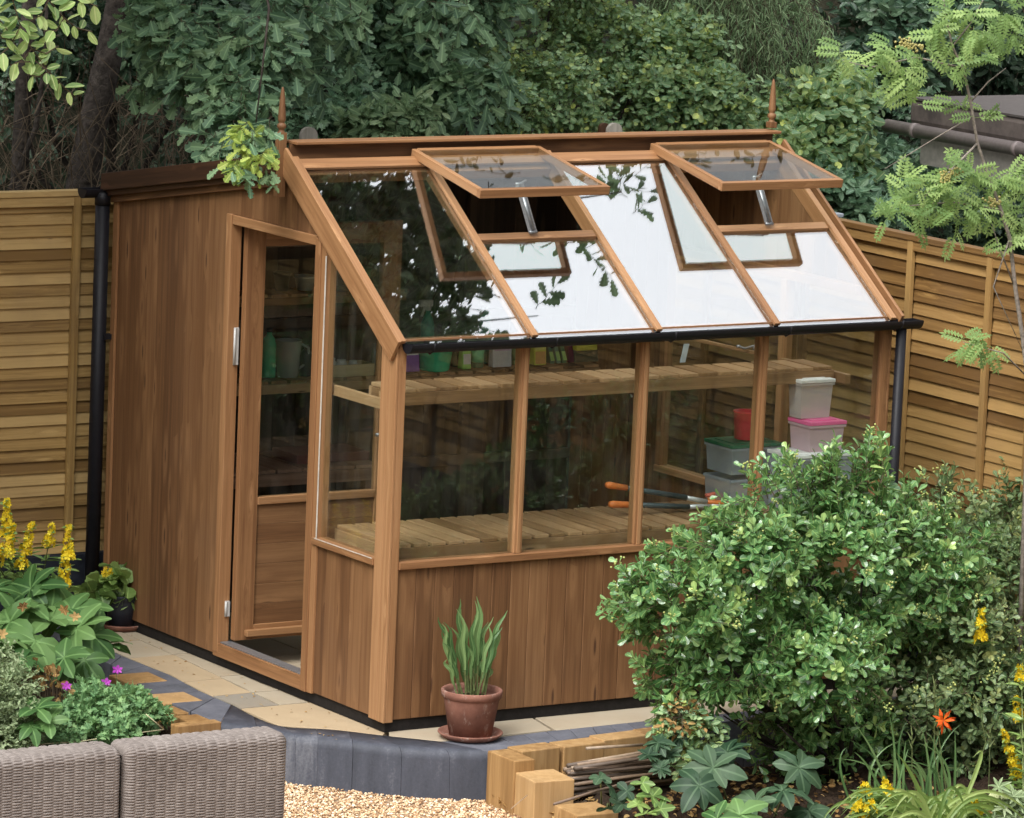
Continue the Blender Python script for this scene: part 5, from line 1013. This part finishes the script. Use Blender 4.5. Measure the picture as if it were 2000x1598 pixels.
# ------------------------------------------------------------------ the big shrub on the right
def glossy_shrub(name, label, bl, n, size, mats, base, group, nw=9, shell=.55, long_=()):
    t = thing(name, label, 'shrub', base, group); b = np.array(bl); limbs = []
    for q in b: limbs.append(([base, tuple((np.array(base)*.5+q[:3]*.5)+rng.normal(0, .03, 3)), tuple(np.array(base)*.12+q[:3]*.88)], [.014, .008, .003]))
    trunk_mesh('stems', [base, tuple(b[:, :3].mean(0))], [.03, .008], M['bark'], t, limbs=limbs)
    n = int(n*2.1); p, d, r = blob_points(bl, n, shell); gt = np.sin(p[:, 0]*13+p[:, 2]*4)+np.sin(p[:, 1]*12+1.3+p[:, 0]*5)+np.sin(p[:, 2]*15+.6-p[:, 0]*3)+rng.normal(0, .35, n)
    kp = (gt > -.22) | (rng.random(n) < .10); p, d = p[kp], d[kp]; n = len(p); ax = nrm(d*.9+UP*.45+rng.normal(0, .4, (n, 3))); Ls = rng.uniform(.05, .14, n)
    if long_:
        la = nrm(np.array([a for _, a in long_])); lp = np.array([q for q, _ in long_])-la*.13; p = np.concatenate([p, lp]); ax = np.concatenate([ax, la]); Ls = np.concatenate([Ls, np.full(len(lp), .16)]); d = np.concatenate([d, la]); n = len(p)
    lf = LF(); tone = np.clip(rng.normal(.42, .24, n), 0, .92)
    h = np.where(np.abs(ax[:, 2:3]) < .9, np.array([[0, 0, 1.]]), np.array([[1., 0, 0]])); e1 = nrm(np.cross(ax, h)); e2 = np.cross(ax, e1)
    lf.stems(p, p+ax*Ls[:, None], .0022, .0012, 1)
    for k in range(nw):
        f = (k+1)/nw; a = k*2.4+rng.random(n)*.6; rad = e1*np.cos(a)[:, None]+e2*np.sin(a)[:, None]; opn = 1.25-.75*f
        ld = nrm(rad*math.sin(opn)+ax*math.cos(opn)+rng.normal(0, .15, (n, 3))); lf.inst(T_OBOV, p+ax*(Ls*f)[:, None], ld, ax*1.0-rad*.4+rng.normal(0, .25, (n, 3)), size*rng.uniform(.7, 1.15, n)*(1.05-.35*f), np.clip(tone+rng.normal(0, .12, n)+f*.18, 0, .97))
    lf.build('foliage', [mats, M['twig']], t)
    lf = LF(); k = n//9; ii = rng.choice(n, k); pts = (p+ax*Ls[:, None])[ii][:, None, :]+rng.normal(0, .012, (k, 9, 3)); pts = pts.reshape(-1, 3); lf.inst((iv*.5, iff), pts, rng.normal(size=pts.shape), UP+rng.normal(0, .3, pts.shape), .010)
    lf.build('buds', [plain('yellow green buds', (.42, .46, .14), .6)], t); return t
B1 = pxblobs([(a_, b_, c_, max(20, r_*.88-26), *f_) for (a_, b_, c_, r_, *f_) in [(1650, 1120, -.75, 230, .8, .9), (1450, 1110, -.8, 170, .8, .9), (1330, 1190, -.95, 120, .8), (1560, 1000, -.7, 130, .8), (1700, 960, -.65, 90, .8), (1430, 1280, -.95, 130, .8), (1590, 1300, -1.0, 150, .9), (1800, 1120, -.75, 150), (1500, 1400, -1.1, 80, .8), (1680, 1380, -1.05, 80), (1300, 1310, -.9, 70, 1.1), (1260, 1160, -.9, 60), (1690, 890, -.6, 40, 1.2), (1380, 1380, -.75, 80), (1450, 1440, -.8, 70), (1560, 1450, -.75, 90), (1680, 1450, -.8, 90), (1800, 1420, -.7, 90), (1720, 1250, -.6, 140), (1420, 1230, -.6, 120), (1560, 1200, -.5, 140), (1420, 1010, -.8, 50), (1880, 1060, -.7, 90)]])
lg = []
for (a, b, dx, dy) in ((1700, 860, .15, 1), (1712, 880, .1, 1), (1680, 900, 0, 1), (1545, 900, -.3, 1), (1480, 925, -.3, 1), (1430, 985, -1, .5), (1400, 1010, -1, .35), (1330, 1050, -1, .35), (1290, 1075, -1, .4), (1225, 1150, -1, 0), (1200, 1185, -1, -.1), (1230, 1215, -1, -.1), (1245, 1240, -1, -.4), (1260, 1110, -1, .3), (1690, 1430, 0, -1), (1655, 1445, -.1, -1), (1530, 1455, 0, -1), (1475, 1430, -.5, -1), (1300, 1400, -.3, -1), (1780, 950, .2, 1), (1620, 890, .1, 1), (1640, 880, .2, 1), (1720, 930, .3, 1), (1270, 1340, -.8, -.3), (1275, 1290, -1, -.1)):
    for j in range(7): lg.append((P(a+random.gauss(0, 10), b+random.gauss(0, 8), 'y', -.8+random.gauss(0, .06)), dx*rt+dy*up+rng.normal(0, .25, 3)))
glossy_shrub('evergreen_shrub', 'big rounded glossy shrub in front of the right half of the shed', B1, 1600, .057, M['l_shrub'], (1.9, -.8, -.26), 'glossy shrubs at the right', long_=lg)
B2 = pxblobs([(1900, 1060, -.35, 110), (1990, 1080, -.4, 110), (1830, 1010, -.3, 60), (1960, 1180, -.6, 120), (1850, 1260, -.85, 120), (1960, 1300, -.9, 110), (1900, 1380, -1.0, 90), (1790, 1340, -.95, 80), (2040, 1000, -.3, 80), (2080, 1200, -.6, 120), (1880, 965, -.3, 30), (1850, 1440, -.8, 90), (1950, 1440, -.8, 90), (1800, 1180, -.4, 100)])
glossy_shrub('evergreen_shrub', 'finer duller shrub at the right edge, merging with the big glossy one', B2, 1350, .046, M['l_shrub2'], (2.85, -.7, -.26), 'glossy shrubs at the right')

# ------------------------------------------------------------------ potted plants
def pot(name, label, c, r, h, mat, sauc, saucmat, sr, cat='plant pot'):
    t = thing(name, label, cat, c); mb = MB(); mb.lathe([(r*.70, .012), (r*.92, h*.80), (r*.935, h*.84), (r*1.0, h*.86), (r*1.02, h*.98), (r*.985, h), (r*.90, h*.985), (r*.88, h*.88), (r*.86, h*.8)], c, 40); mb.build('pot_body', mat, t)
    mb = MB(); mb.lathe([(sr*.7, .0), (sr*.84, .003), (sr, .024), (sr*.985, .03), (sr*.93, .027), (sr*.80, .010), (.01, .009)], c, 40); mb.build('saucer', saucmat, t)
    mb = MB(); mb.lathe([(r*.1, h*.74), (r*.865, h*.80), (r*.6, h*.83), (.01, h*.84)], c, 24); mb.build('compost', M['soil'], t); return t
pc = P(918, 1441, 'z', PZ); c = (float(pc[0]), float(pc[1]), PZ+.001)
t = pot('terracotta_pot', 'terracotta pot with upright arum leaves on a saucer before the shed corner', c, .131, .215, M['terra'], 1, M['terra'], .142)
lf = LF(); V = []
def strap(lf, base, pts, w0, w1, wmax, mi=0, nrm_=None, tint=None):
    """ribbon leaf along pts with a width profile"""
    pts = np.array(pts, float); n = len(pts); T = nrm(np.gradient(pts, axis=0)); hN = np.array([-.5, -.8, .3]) if nrm_ is None else np.array(nrm_); Sd = nrm(np.cross(T, hN)); vs = []; g = []
    for i in range(n):
        f = i/(n-1); ww = w0*(1-f)+w1*f+wmax*math.sin(math.pi*min(1, max(0, f)))**1.2; cup = np.cross(Sd[i], T[i])*ww*.35
        for s_ in (-1, 0, 1): vs.append(pts[i]+Sd[i]*ww*s_+cup*(abs(s_))); g.append((s_*.3, f, 0))
    F = []
    for i in range(n-1):
        for s_ in (0, 1): a = i*3+s_; F.append([a, a+1, a+4, a+3])
    V = np.array(vs); fl = np.array(F).ravel(); lf.V.append(V); lf.L.append(lf.c+fl); lf.N.append(np.full(len(F), 4)); lf.M.append(np.full(len(F), mi)); lf.T.append(np.full(len(V), random.random() if tint is None else tint)); lf.G.append(np.array(g)); lf.c += len(V)
tips = [(858, 1205, .5), (868, 1215, .45), (893, 1170, .6), (937, 1165, .6), (930, 1185, .6), (985, 1192, .55), (958, 1205, .4), (975, 1225, .5), (870, 1260, .4), (900, 1240, .4), (945, 1240, .5), (965, 1265, .4), (885, 1225, .5), (915, 1250, .4), (930, 1225, .5), (880, 1290, .3), (950, 1280, .4), (863, 1230, .4), (905, 1190, .4), (948, 1215, .4), (978, 1208, .4), (895, 1270, .3), (935, 1255, .4)]
for (a, b, w_) in tips+[(a_+random.uniform(-9, 9), b_+random.uniform(5, 40), .3) for a_, b_, _ in tips[:12]]:
    bx_, by_ = (a-918)*.38+918+random.uniform(-8, 8), 1352+random.uniform(-3, 8); yv = c[1]+random.uniform(-.05, .05)
    p0, p3 = P(bx_, by_, 'y', yv), P(a, b, 'y', yv); mid = P(bx_*.45+a*.55+random.uniform(-5, 5), by_*.4+b*.6, 'y', yv)
    pm = p0*.5+mid*.5; lf.stems([p0], [pm], .0045, .0035, 1)
    tt_ = np.linspace(0, 1, 12)[:, None]; pts = (1-tt_)**2*pm+2*tt_*(1-tt_)*(mid+UP*.03)+tt_**2*p3; wv = np.sin(tt_*9+random.random()*6)*.014*tt_; pts = pts+rt*wv
    strap(lf, None, pts, .004, .0008, .0105 if w_ > .45 else .0075)
lf.build('arum_leaves', [M['l_arum'], M['gtwig']], t)
pc = P(238, 1228, 'z', PZ); c = (float(pc[0]), float(pc[1]), PZ+.001)
t = pot('black_plant_pot', 'dark pot with a leafy yellow flowered plant beside the left end of the shed', c, .090, .17, plain('blue black pot', (.022, .028, .042), .4), 1, M['terra'], .108)
bl = pxblobs([(228, 1145, c[1], 34, .8), (258, 1148, c[1]-.02, 28), (195, 1145, c[1], 26), (238, 1125, c[1]+.03, 26), (182, 1160, c[1]-.05, 20)]); lf = LF(); n_ = 95; p, d, r = blob_points(bl, n_, .5); ld = nrm(d+[-.1, -.2, -.3]+rng.normal(0, .35, (n_, 3)))
lf.inst(T_SCAL, p, ld, d+UP*.6+rng.normal(0, .3, (n_, 3)), rng.uniform(.055, .085, n_)); lf.stems(np.tile(np.array([c[0], c[1], c[2]+.14]), (n_, 1)), p, .002, .0015, 1); lf.build('leaves', [M['l_pot'], M['gtwig']], t)
lf = LF(); q = np.array([P(210+random.gauss(0, 4), 1117+random.gauss(0, 6), 'y', c[1]-.08) for _ in range(14)]); lf.inst(T_STAR, q, rng.normal(size=(14, 3)), rng.normal(0, .5, (14, 3))+[-.5, -.8, .3], .026); lf.build('flower', [M['yellow']], t)

# ------------------------------------------------------------------ plants in the beds
def whorl(lf, c, n, L, ax, opn=1.25, tmpl=T_OVAL, mi=0, tint=None, tilt=.2):
    ax = nrm(np.array(ax, float)); h = np.array([0, 0, 1.]) if abs(ax[2]) < .9 else np.array([1., 0, 0]); e1 = nrm(np.cross(ax, h)); e2 = np.cross(ax, e1); a = np.arange(n)*2*math.pi/n+random.random(); rad = e1[None]*np.cos(a)[:, None]+e2[None]*np.sin(a)[:, None]
    ld = rad*math.sin(opn)+ax*math.cos(opn)+rng.normal(0, .12, (n, 3)); lf.inst(tmpl, np.tile(c, (n, 1)), ld, ax+rng.normal(0, tilt, (n, 3)), L*rng.uniform(.75, 1.1, n), np.clip((random.random() if tint is None else tint)+rng.normal(0, .1, n), 0, 1), mi)
def palmate(name, label, cat, cents, base, mat, L, n=7, tmpl=None, group=None, extra=None):
    t = thing(name, label, cat, base, group); lf = LF(); V, F = T_OVAL
    tm = tmpl or (T_BLADE if random.random() < .5 else T_BLADE2)
    for (a, b, y, s_) in cents:
        tm = tmpl or random.choice((T_BLADE, T_BLADE2)); q = P(a, b, 'y', y); ax = np.array([random.gauss(-.25, .3), random.gauss(-.45, .3), .8]); whorl(lf, q, n, L*s_, ax, random.uniform(1.3, 1.65), tm)
        bb = np.array(base)+rng.normal(0, .03, 3)*[1, 1, 0]; lf.stems([bb, bb*.4+q*.6+[0, 0, .02]], [bb*.4+q*.6+[0, 0, .02], q], .005, .0035, 1)
    lf.build('leaves', [M[mat], M['gtwig']], t, True); return t
def gb(px, py, z): q = P(px, py, 'z', z); return (float(q[0]), float(q[1]), z)
t = palmate('hellebore', 'large hellebore with broad fingered leaves in the left bed', 'plant', [(47, 1183, 1.3, 1.1), (139, 1194, 1.25, 1.15), (69, 1254, 1.0, 1.1), (150, 1229, 1.1, 1.0), (178, 1241, 1.1, 1.1), (60, 1150, 1.5, 1.0), (40, 1290, .8, .9), (105, 1140, 1.5, 1.0), (20, 1215, 1.2, 1.0), (125, 1285, .9, .9), (-10, 1150, 1.4, 1), (165, 1290, .95, .9), (10, 1250, 1.0, 1), (95, 1215, 1.2, 1.1), (205, 1262, 1.15, .85)], gb(95, 1330, -.12), 'l_helle', .155)
for (a, b) in ((125, 1192), (148, 1205), (60, 1290), (45, 1185), (5, 1240)):
    lf = LF(); whorl(lf, P(a, b, 'y', .85), 6, .03, (-.4, -.7, .4), 1.0, T_OVAL); lf.build('faded_flower', [M['l_brown']], t)
palmate('hellebore', 'small bright leaved hellebore right behind the left rattan sofa', 'plant', [(72, 1385, .25, 1), (95, 1410, .2, .9), (60, 1420, .2, .8)], gb(75, 1440, -.12), 'l_helle', .12, 6)
palmate('hellebore', 'dark grey green hellebore under the big shrub, nearest the canes', 'plant', [(1393, 1500, -1.35, 1.1), (1365, 1535, -1.4, 1), (1420, 1470, -1.3, .8)], gb(1395, 1570, -.25), 'l_helled', .125)
palmate('hellebore', 'dark grey green hellebore under the middle of the big shrub', 'plant', [(1528, 1545, -1.5, 1.1), (1475, 1570, -1.5, 1), (1580, 1585, -1.5, .9), (1560, 1500, -1.45, .9)], gb(1530, 1595, -.25), 'l_helled', .125)
palmate('hellebore', 'grey green young hellebore at the bottom edge between the larger ones', 'plant', [(1445, 1592, -1.75, 1), (1400, 1600, -1.75, .8)], gb(1440, 1610, -.25), 'l_helle', .13, 6)
palmate('euphorbia', 'blue green euphorbia over the far end of the canes', 'plant', [(1285, 1450, -1.1, 1), (1305, 1475, -1.1, .9), (1265, 1475, -1.15, .7), (1325, 1440, -1.0, .8), (1290, 1500, -1.2, .7)], gb(1300, 1530, -.25), 'l_helled', .075, 12, (T_LONG[0]*np.array([1.5, 1, 1]), T_LONG[1]))
palmate('seedling', 'small blue green seedling with paired rounded leaves between canes and timber', 'plant', [(1172, 1520, -1.35, .9), (1195, 1545, -1.4, 1), (1215, 1570, -1.4, 1), (1185, 1580, -1.4, .8), (1225, 1545, -1.4, .9)], gb(1200, 1585, -.25), 'l_helled', .06, 4, T_ROUND)
palmate('hydrangea', 'yellowing plant with one pale bud between the seedling and the dark hellebore', 'plant', [(1255, 1530, -1.4, 1), (1275, 1555, -1.45, 1.1), (1245, 1570, -1.45, .9), (1290, 1580, -1.5, .9), (1262, 1590, -1.5, .9)], gb(1265, 1595, -.25), 'l_pot', .07, 5, T_OVAL)
shrub('azalea', 'scrubby bush with fading orange leaves beside the far end of the edging', 'shrub', pxblobs([(1330, 1400, -.95, 42), (1370, 1430, -.95, 40), (1350, 1480, -1.0, 36)]), 150, 6, .038, .08, T_OVAL, LM('l_hedge'), base=gb(1350, 1520, -.25), trunk=.01)
lf = LF(); bl = pxblobs([(1325, 1395, -1.02, 26), (1340, 1408, -1.0, 22)]); p, d, r = blob_points(bl, 30, .1); sprays(lf, T_OVAL, p, d, .04, 4, .035, .2, .6); lf.stems(np.tile(p.mean(0), (30, 1)), p, .002, .001, 1); tag(lf.build('faded_blossom', [M['l_brown'], M['twig']]), 'cluster of faded orange blossom caught on the scrubby bush', 'blossom')
def mound(name, label, bl, n, m, size, Ln, tmpl, mat, base, droop=.1, shell=.6):
    t = thing(name, label, 'plant', base); p, d, r = blob_points(bl, n, shell); lf = LF(); dd = nrm(d+UP*.3+rng.normal(0, .25, (n, 3))); sprays(lf, tmpl, p-dd*Ln*.5, dd, Ln, m, size, droop, .7, d*.4, tw=.0015); b = np.array(base); ii = rng.choice(n, min(n, 90)); lf.stems(np.tile(b, (len(ii), 1)), p[ii], .003, .0015, 1)
    lf.build('foliage', [M[mat], M['gtwig']], t); return t
mound('hebe', 'silvery green hebe mound in the bottom left of the bed', pxblobs([(20, 1340, .45, 55, .9), (-30, 1380, .4, 70), (35, 1410, .35, 50), (0, 1450, .3, 45), (60, 1400, .4, 25), (10, 1285, .6, 25)]), 900, 8, .021, .06, T_OVAL, 'l_hebe', gb(10, 1480, -.12))
t = mound('geranium', 'low feathery green geranium with pink purple flowers behind the sofa', pxblobs([(190, 1390, .55, 60, .7, 1.4), (250, 1385, .6, 55, .7, 1.4), (150, 1405, .5, 45, .7), (290, 1400, .6, 36, .7), (215, 1425, .35, 45, .6), (120, 1430, .35, 30, .7), (170, 1350, .7, 30, .6)]), 900, 5, .034, .05, T_IVY, 'l_ger', gb(210, 1440, -.13))
for (a, b, y) in ((228, 1308, .75), (206, 1333, .7), (128, 1340, .6)):
    lf = LF(); q = P(a, b, 'y', y); lf.inst(T_STAR, [q, q+[.004, -.008, .002]], [[.3, 0, 1], [1, 0, .3]], [[-.5, -.8, .5], [-.3, -.9, .2]], [.045, .04]); lf.stems([q], [q-[0, 0, .12]], .0015, .0015, 1); lf.build('flower', [M['purple'], M['gtwig']], t)
lf = LF(); bl = pxblobs([(75, 1300, .75, 22), (105, 1330, .65, 22), (120, 1350, .6, 18), (90, 1320, .7, 20)]); p, d, r = blob_points(bl, 60, .2); lf.inst(T_ROUND, p, d, rng.normal(size=(60, 3)), .034); lf.stems(p-UP*.2, p, .002, .0015, 1); tag(lf.build('dead_flower_heads', [M['l_brown'], M['twig']]), 'brown curled dead flower heads between hellebore and geranium', 'dead flowers')
# thin cane ends on the left bed
mb = MB(); qs = [P(a, b, 'y', .3) for a, b in ((285, 1395), (320, 1425), (230, 1437), (160, 1448), (60, 1455))]; mb.tube([tuple(q) for q in qs[:2]], .0022, 6); mb.tube([tuple(q) for q in qs[1:]], .0022, 6); tag(mb.build('garden_twine', plain('straw twine', (.62, .55, .34), .8)), 'thin straw coloured stalk bent along the top of the sofa back', 'stalk')
def spikes(name, label, base, sp, group):
    """yellow loosestrife: tip px, foot of the flowering part px"""
    t = thing(name, label, 'flower', base, group)
    for (ax_, ay, bx_, by, y) in sp:
        a, b = P(ax_, ay, 'y', y), P(bx_, by, 'y', y); L0 = np.linalg.norm(a-b); lf = LF(); k = int(L0/.0021); f = rng.random(k); d0 = nrm(a-b); rad = nrm(rng.normal(size=(k, 3))); rad = nrm(rad-d0*(rad@d0)[:, None])
        wv = (.028-.017*f)*(.75+.25*np.sin(f*L0/.03*3)); p = b+(a-b)*f[:, None]+rad*wv[:, None]; lf.inst(T_STAR, p, nrm(np.cross(rad, rng.normal(size=(k, 3)))), rad+UP*.3, rng.uniform(.026, .042, k)*(1.15-.5*f))
        lf.inst(T_OVAL, p[::5]-rad[::5]*.008, rad[::5], UP+rng.normal(0, .4, (len(p[::5]), 3)), .03, mi=2); lf.stems([b], [a], .0025, .0012, 1); lf.build('flower_spike', [M['yellow'], M['gtwig'], M['l_pot']], t)
    lf = LF()
    for (ax_, ay, bx_, by, y) in sp:
        b = P(bx_, by, 'y', y); g = np.array(base)+rng.normal(0, .04, 3)*[1, 1, 0]; lf.stems([b], [g], .0028, .004, 1)
        for k in range(6):
            q = b+(g-b)*(k+.3)/8; whorl(lf, q, 4, .085, UP, 1.15, T_LONG)
    lf.build('leafy_stems', [M['l_pot'], M['gtwig']], t); return t
spikes('yellow_loosestrife', 'clump of yellow flower spikes against the left slatted fence', gb(75, 1240, -.13), [(14, 975, 12, 1045, 1.7), (26, 1022, 14, 1085, 1.65), (62, 1020, 50, 1080, 1.7), (102, 1024, 94, 1065, 1.75), (134, 1026, 124, 1145, 1.6), (45, 1083, 42, 1108, 1.65), (0, 1060, -6, 1100, 1.65), (-30, 1000, -34, 1080, 1.7), (138, 1062, 134, 1090, 1.58)], 'clumps of yellow loosestrife')
spikes('yellow_loosestrife', 'tall leaning yellow flower spikes at the right edge beside the lilies', gb(1985, 1600, -.25), [(1958, 1425, 1990, 1515, -1.45), (1992, 1300, 1996, 1330, -1.3), (1985, 1360, 1990, 1405, -1.3), (2020, 1380, 2025, 1480, -1.4)], 'clumps of yellow loosestrife')
spikes('yellow_loosestrife', 'single yellow flower spike rising from the middle of the duller shrub', gb(1915, 1420, -.25), [(1918, 1185, 1915, 1252, -1.15)], 'clumps of yellow loosestrife')
spikes('yellow_loosestrife', 'short yellow flower heads at the bottom, left of the lily leaves', gb(1700, 1600, -.25), [(1690, 1528, 1690, 1552, -1.8), (1730, 1520, 1730, 1550, -1.75), (1678, 1560, 1676, 1585, -1.8), (1702, 1562, 1700, 1585, -1.85), (1690, 1590, 1688, 1605, -1.8)], 'clumps of yellow loosestrife')
spikes('yellow_loosestrife', 'short yellow flower head among the lily leaves at the bottom right', gb(1905, 1620, -.25), [(1902, 1555, 1905, 1590, -1.75)], 'clumps of yellow loosestrife')
# daylilies
t = thing('daylily', 'daylily with arching lime green leaves and one orange flower', 'flower', gb(1840, 1600, -.25)); lf = LF()
def arch(px0, py0, px1, py1, px2, py2, y, w_=.008):
    p0, p1, p2 = P(px0, py0, 'y', y), P(px1, py1, 'y', y), P(px2, py2, 'y', y); tt_ = np.linspace(0, 1, 14)[:, None]; strap(lf, None, (1-tt_)**2*p0+2*tt_*(1-tt_)*p1+tt_**2*p2, w_*.7, .0005, w_*.5)
for k in range(70):
    bx_ = random.gauss(1830, 35); s_ = random.choice((-1, 1)); rch = random.uniform(50, 210); hh = random.uniform(60, 160); arch(bx_, 1640, bx_+s_*rch*.35, 1640-hh*1.15, bx_+s_*rch, 1640-hh*.25+random.uniform(-20, 20), -1.7+random.gauss(0, .12), random.uniform(.006, .0105))
for pts in ((1800, 1640, 1640, 1500, 1600, 1620), (1820, 1640, 1700, 1480, 1650, 1580), (1850, 1640, 1950, 1420, 1900, 1330+150), (1830, 1640, 1790, 1510, 1750, 1470), (1990, 1640, 1940, 1520, 1870, 1560)): arch(*pts, -1.75, .010)
lf.build('strap_leaves', [M['l_lily']], t); lf = LF()
for k in range(26): bx_ = random.gauss(1800, 45); arch(bx_, 1600, bx_+random.gauss(-10, 25), 1480, bx_+random.gauss(-25, 50), random.uniform(1390, 1500), -1.45+random.gauss(0, .08), .006)
lf.build('darker_leaves', [M['l_arum']], t)  # upright straps in the darker arum green
for (pts, top) in (([(1842, 1560), (1826, 1480), (1824, 1420), (1832, 1400)], 'f'), ([(1790, 1560), (1781, 1500), (1781, 1435)], 'b'), ([(1930, 1560), (1932, 1500), (1933, 1432)], 'b'), ([(1895, 1540), (1925, 1450), (1910, 1370)], 'b'), ([(1850, 1560), (1828, 1400), (1824, 1335)], 'b')):
    V = [P(a, b, 'y', -1.6) for a, b in pts]; lf = LF(); lf.stems(V[:-1], V[1:], .003, .0025, 0)
    for j in range(4 if top == 'b' else 3): an = random.uniform(-.6, .6); v = nrm(up*math.cos(an)+rt*math.sin(an)); lf.stems([V[-1]-up*.02*j], [V[-1]-up*.02*j+v*.04], .0045, .001, 0)
    lf.build('flower_stalk', [M['gtwig']], t)
q = P(1842, 1408, 'y', -1.62); lf = LF(); lf.inst(T_LILY, [q], [UP+rt*.3], [np.array([.25, -.6, .75])], [.115], [.25]); lf.inst(T_LILY, [q+UP*.004], [rt-UP*.2], [np.array([.1, -.8, .5])], [.10], [.45]); lf.inst(T_LILY, [q+np.array([-.3, -.75, .5])*.004], [UP+rt*.5], [np.array([-.3, -.75, .5])], [.07], [.95]); lf.build('flower', [M['orange']], t)
t = thing('sedum', 'pale green flat headed sedum at the bottom right', 'plant', gb(1955, 1600, -.25)); lf = LF(); q = P(1955, 1555, 'y', -1.75); n_ = 260; a = rng.random(n_)*6.28; r = np.sqrt(rng.random(n_))*.05; p = q+np.stack([np.cos(a)*r, np.sin(a)*r, .02-r*.4], 1); lf.inst((iv*.5, iff), p, rng.normal(size=(n_, 3)), UP+rng.normal(0, .3, (n_, 3)), .009); lf.build('flower_head', [plain('pale sedum buds', (.46, .50, .25), .6)], t)
lf = LF(); [whorl(lf, q-UP*(.03+.03*k)+rng.normal(0, .02, 3), 6, .07, UP, 1.2, T_OVAL) for k in range(5)]; [whorl(lf, P(1990+random.gauss(0, 25), 1575+random.gauss(0, 18), 'y', -1.8), 7, .06, (-.3, -.5, .8), 1.2, T_LONG) for k in range(22)]; lf.stems([q], [q-UP*.25], .004, .005, 1); lf.build('leaves', [M['l_hebe'], M['gtwig']], t)
# bundle of canes in the right bed
names_ = 0
for k in range(56):
    lv = k//10; zc = -.215+.024*lv; a = P(1085+random.uniform(-4, 30)+lv*5, 1548-lv*10+random.uniform(-5, 5), 'z', zc); ln = random.uniform(.55, .8); an = R(random.gauss(4, 4)); d = Vector((math.cos(an), math.sin(an), random.uniform(-.02, .03))); A0 = Vector(a)
    mb = MB(); mb.tube([A0, A0+d*ln*.5+Vector((0, 0, random.uniform(-.01, .01))), A0+d*ln], [random.uniform(.006, .011), .008, .006], 7)
    o_ = mb.build('garden_cane', plain('cane', [(.26, .18, .12), (.17, .115, .08), (.36, .27, .19), (.10, .07, .05)][k], .6) if k < 4 else cm[k % 4])
    if k < 4: cm = (cm if k else [])+[o_.data.materials[0]]
    tag(o_, 'dry brown cane in the loose bundle lying behind the timber blocks', 'cane', 'bundle of canes')
q0 = Vector(P(1182, 1440, 'y', -.62)); mb = MB(); mb.tube([Vector(P(1145, 1462, 'y', -.6)), Vector(P(1255, 1455, 'y', -.6))], .007, 7); tag(mb.build('garden_cane', cm[2]), 'pale single cane lying just behind the bundle, against the timber edging', 'cane')
mb = MB(); mb.tube([Vector(P(1082, 1571, 'y', -1.42)), Vector(P(1165, 1545, 'y', -1.3)), Vector(P(1260, 1520, 'y', -1.2))], .006, 7); tag(mb.build('garden_cane', cm[1]), 'loose cane pointing at the lowest timber block', 'cane')
mb = MB(); mb.tube([Vector(P(998, 1580, 'y', -1.15)), Vector(P(1030, 1553, 'y', -1.12))], .0016, 5); tag(mb.build('grass_stalk', cm[2]), 'thin dry stalk leaning on the broad timber block', 'stalk')
# leaf and bark litter in the beds
lf = LF(); n_ = 1500; p = np.concatenate([np.stack([rng.uniform(.2, 2.2, n_), rng.uniform(-2.4, -.55, n_), np.full(n_, -.225)], 1), np.stack([rng.uniform(-2.2, -.65, n_//2), rng.uniform(-.4, 2.2, n_//2), np.full(n_//2, -.115)], 1)]); m_ = len(p); lf.inst(T_ROUND, p+rng.normal(0, .004, (m_, 3)), rng.normal(size=(m_, 3))*[1, 1, .3], UP+rng.normal(0, .5, (m_, 3)), rng.uniform(.012, .04, m_)); tag(lf.build('leaf_litter', [M['l_brown']]), 'brown leaf and bark litter scattered over the soil of the beds', 'litter', kind='stuff')
lf = LF(); n_ = 80; p = np.stack([rng.uniform(-.3, -.03, n_), rng.uniform(-.1, 2.4, n_), np.full(n_, PZ+.004)], 1); lf.inst(T_OVAL, p, rng.normal(size=(n_, 3))*[1, 1, .1], UP+rng.normal(0, .2, (n_, 3)), rng.uniform(.005, .018, n_)); tag(lf.build('leaf_crumbs', [M['l_brown']]), 'tiny dry leaf crumbs on the paving by the door', 'leaves', kind='stuff')
for o_ in list(bpy.data.objects):
    if '_o' in o_.keys(): del o_['_o']
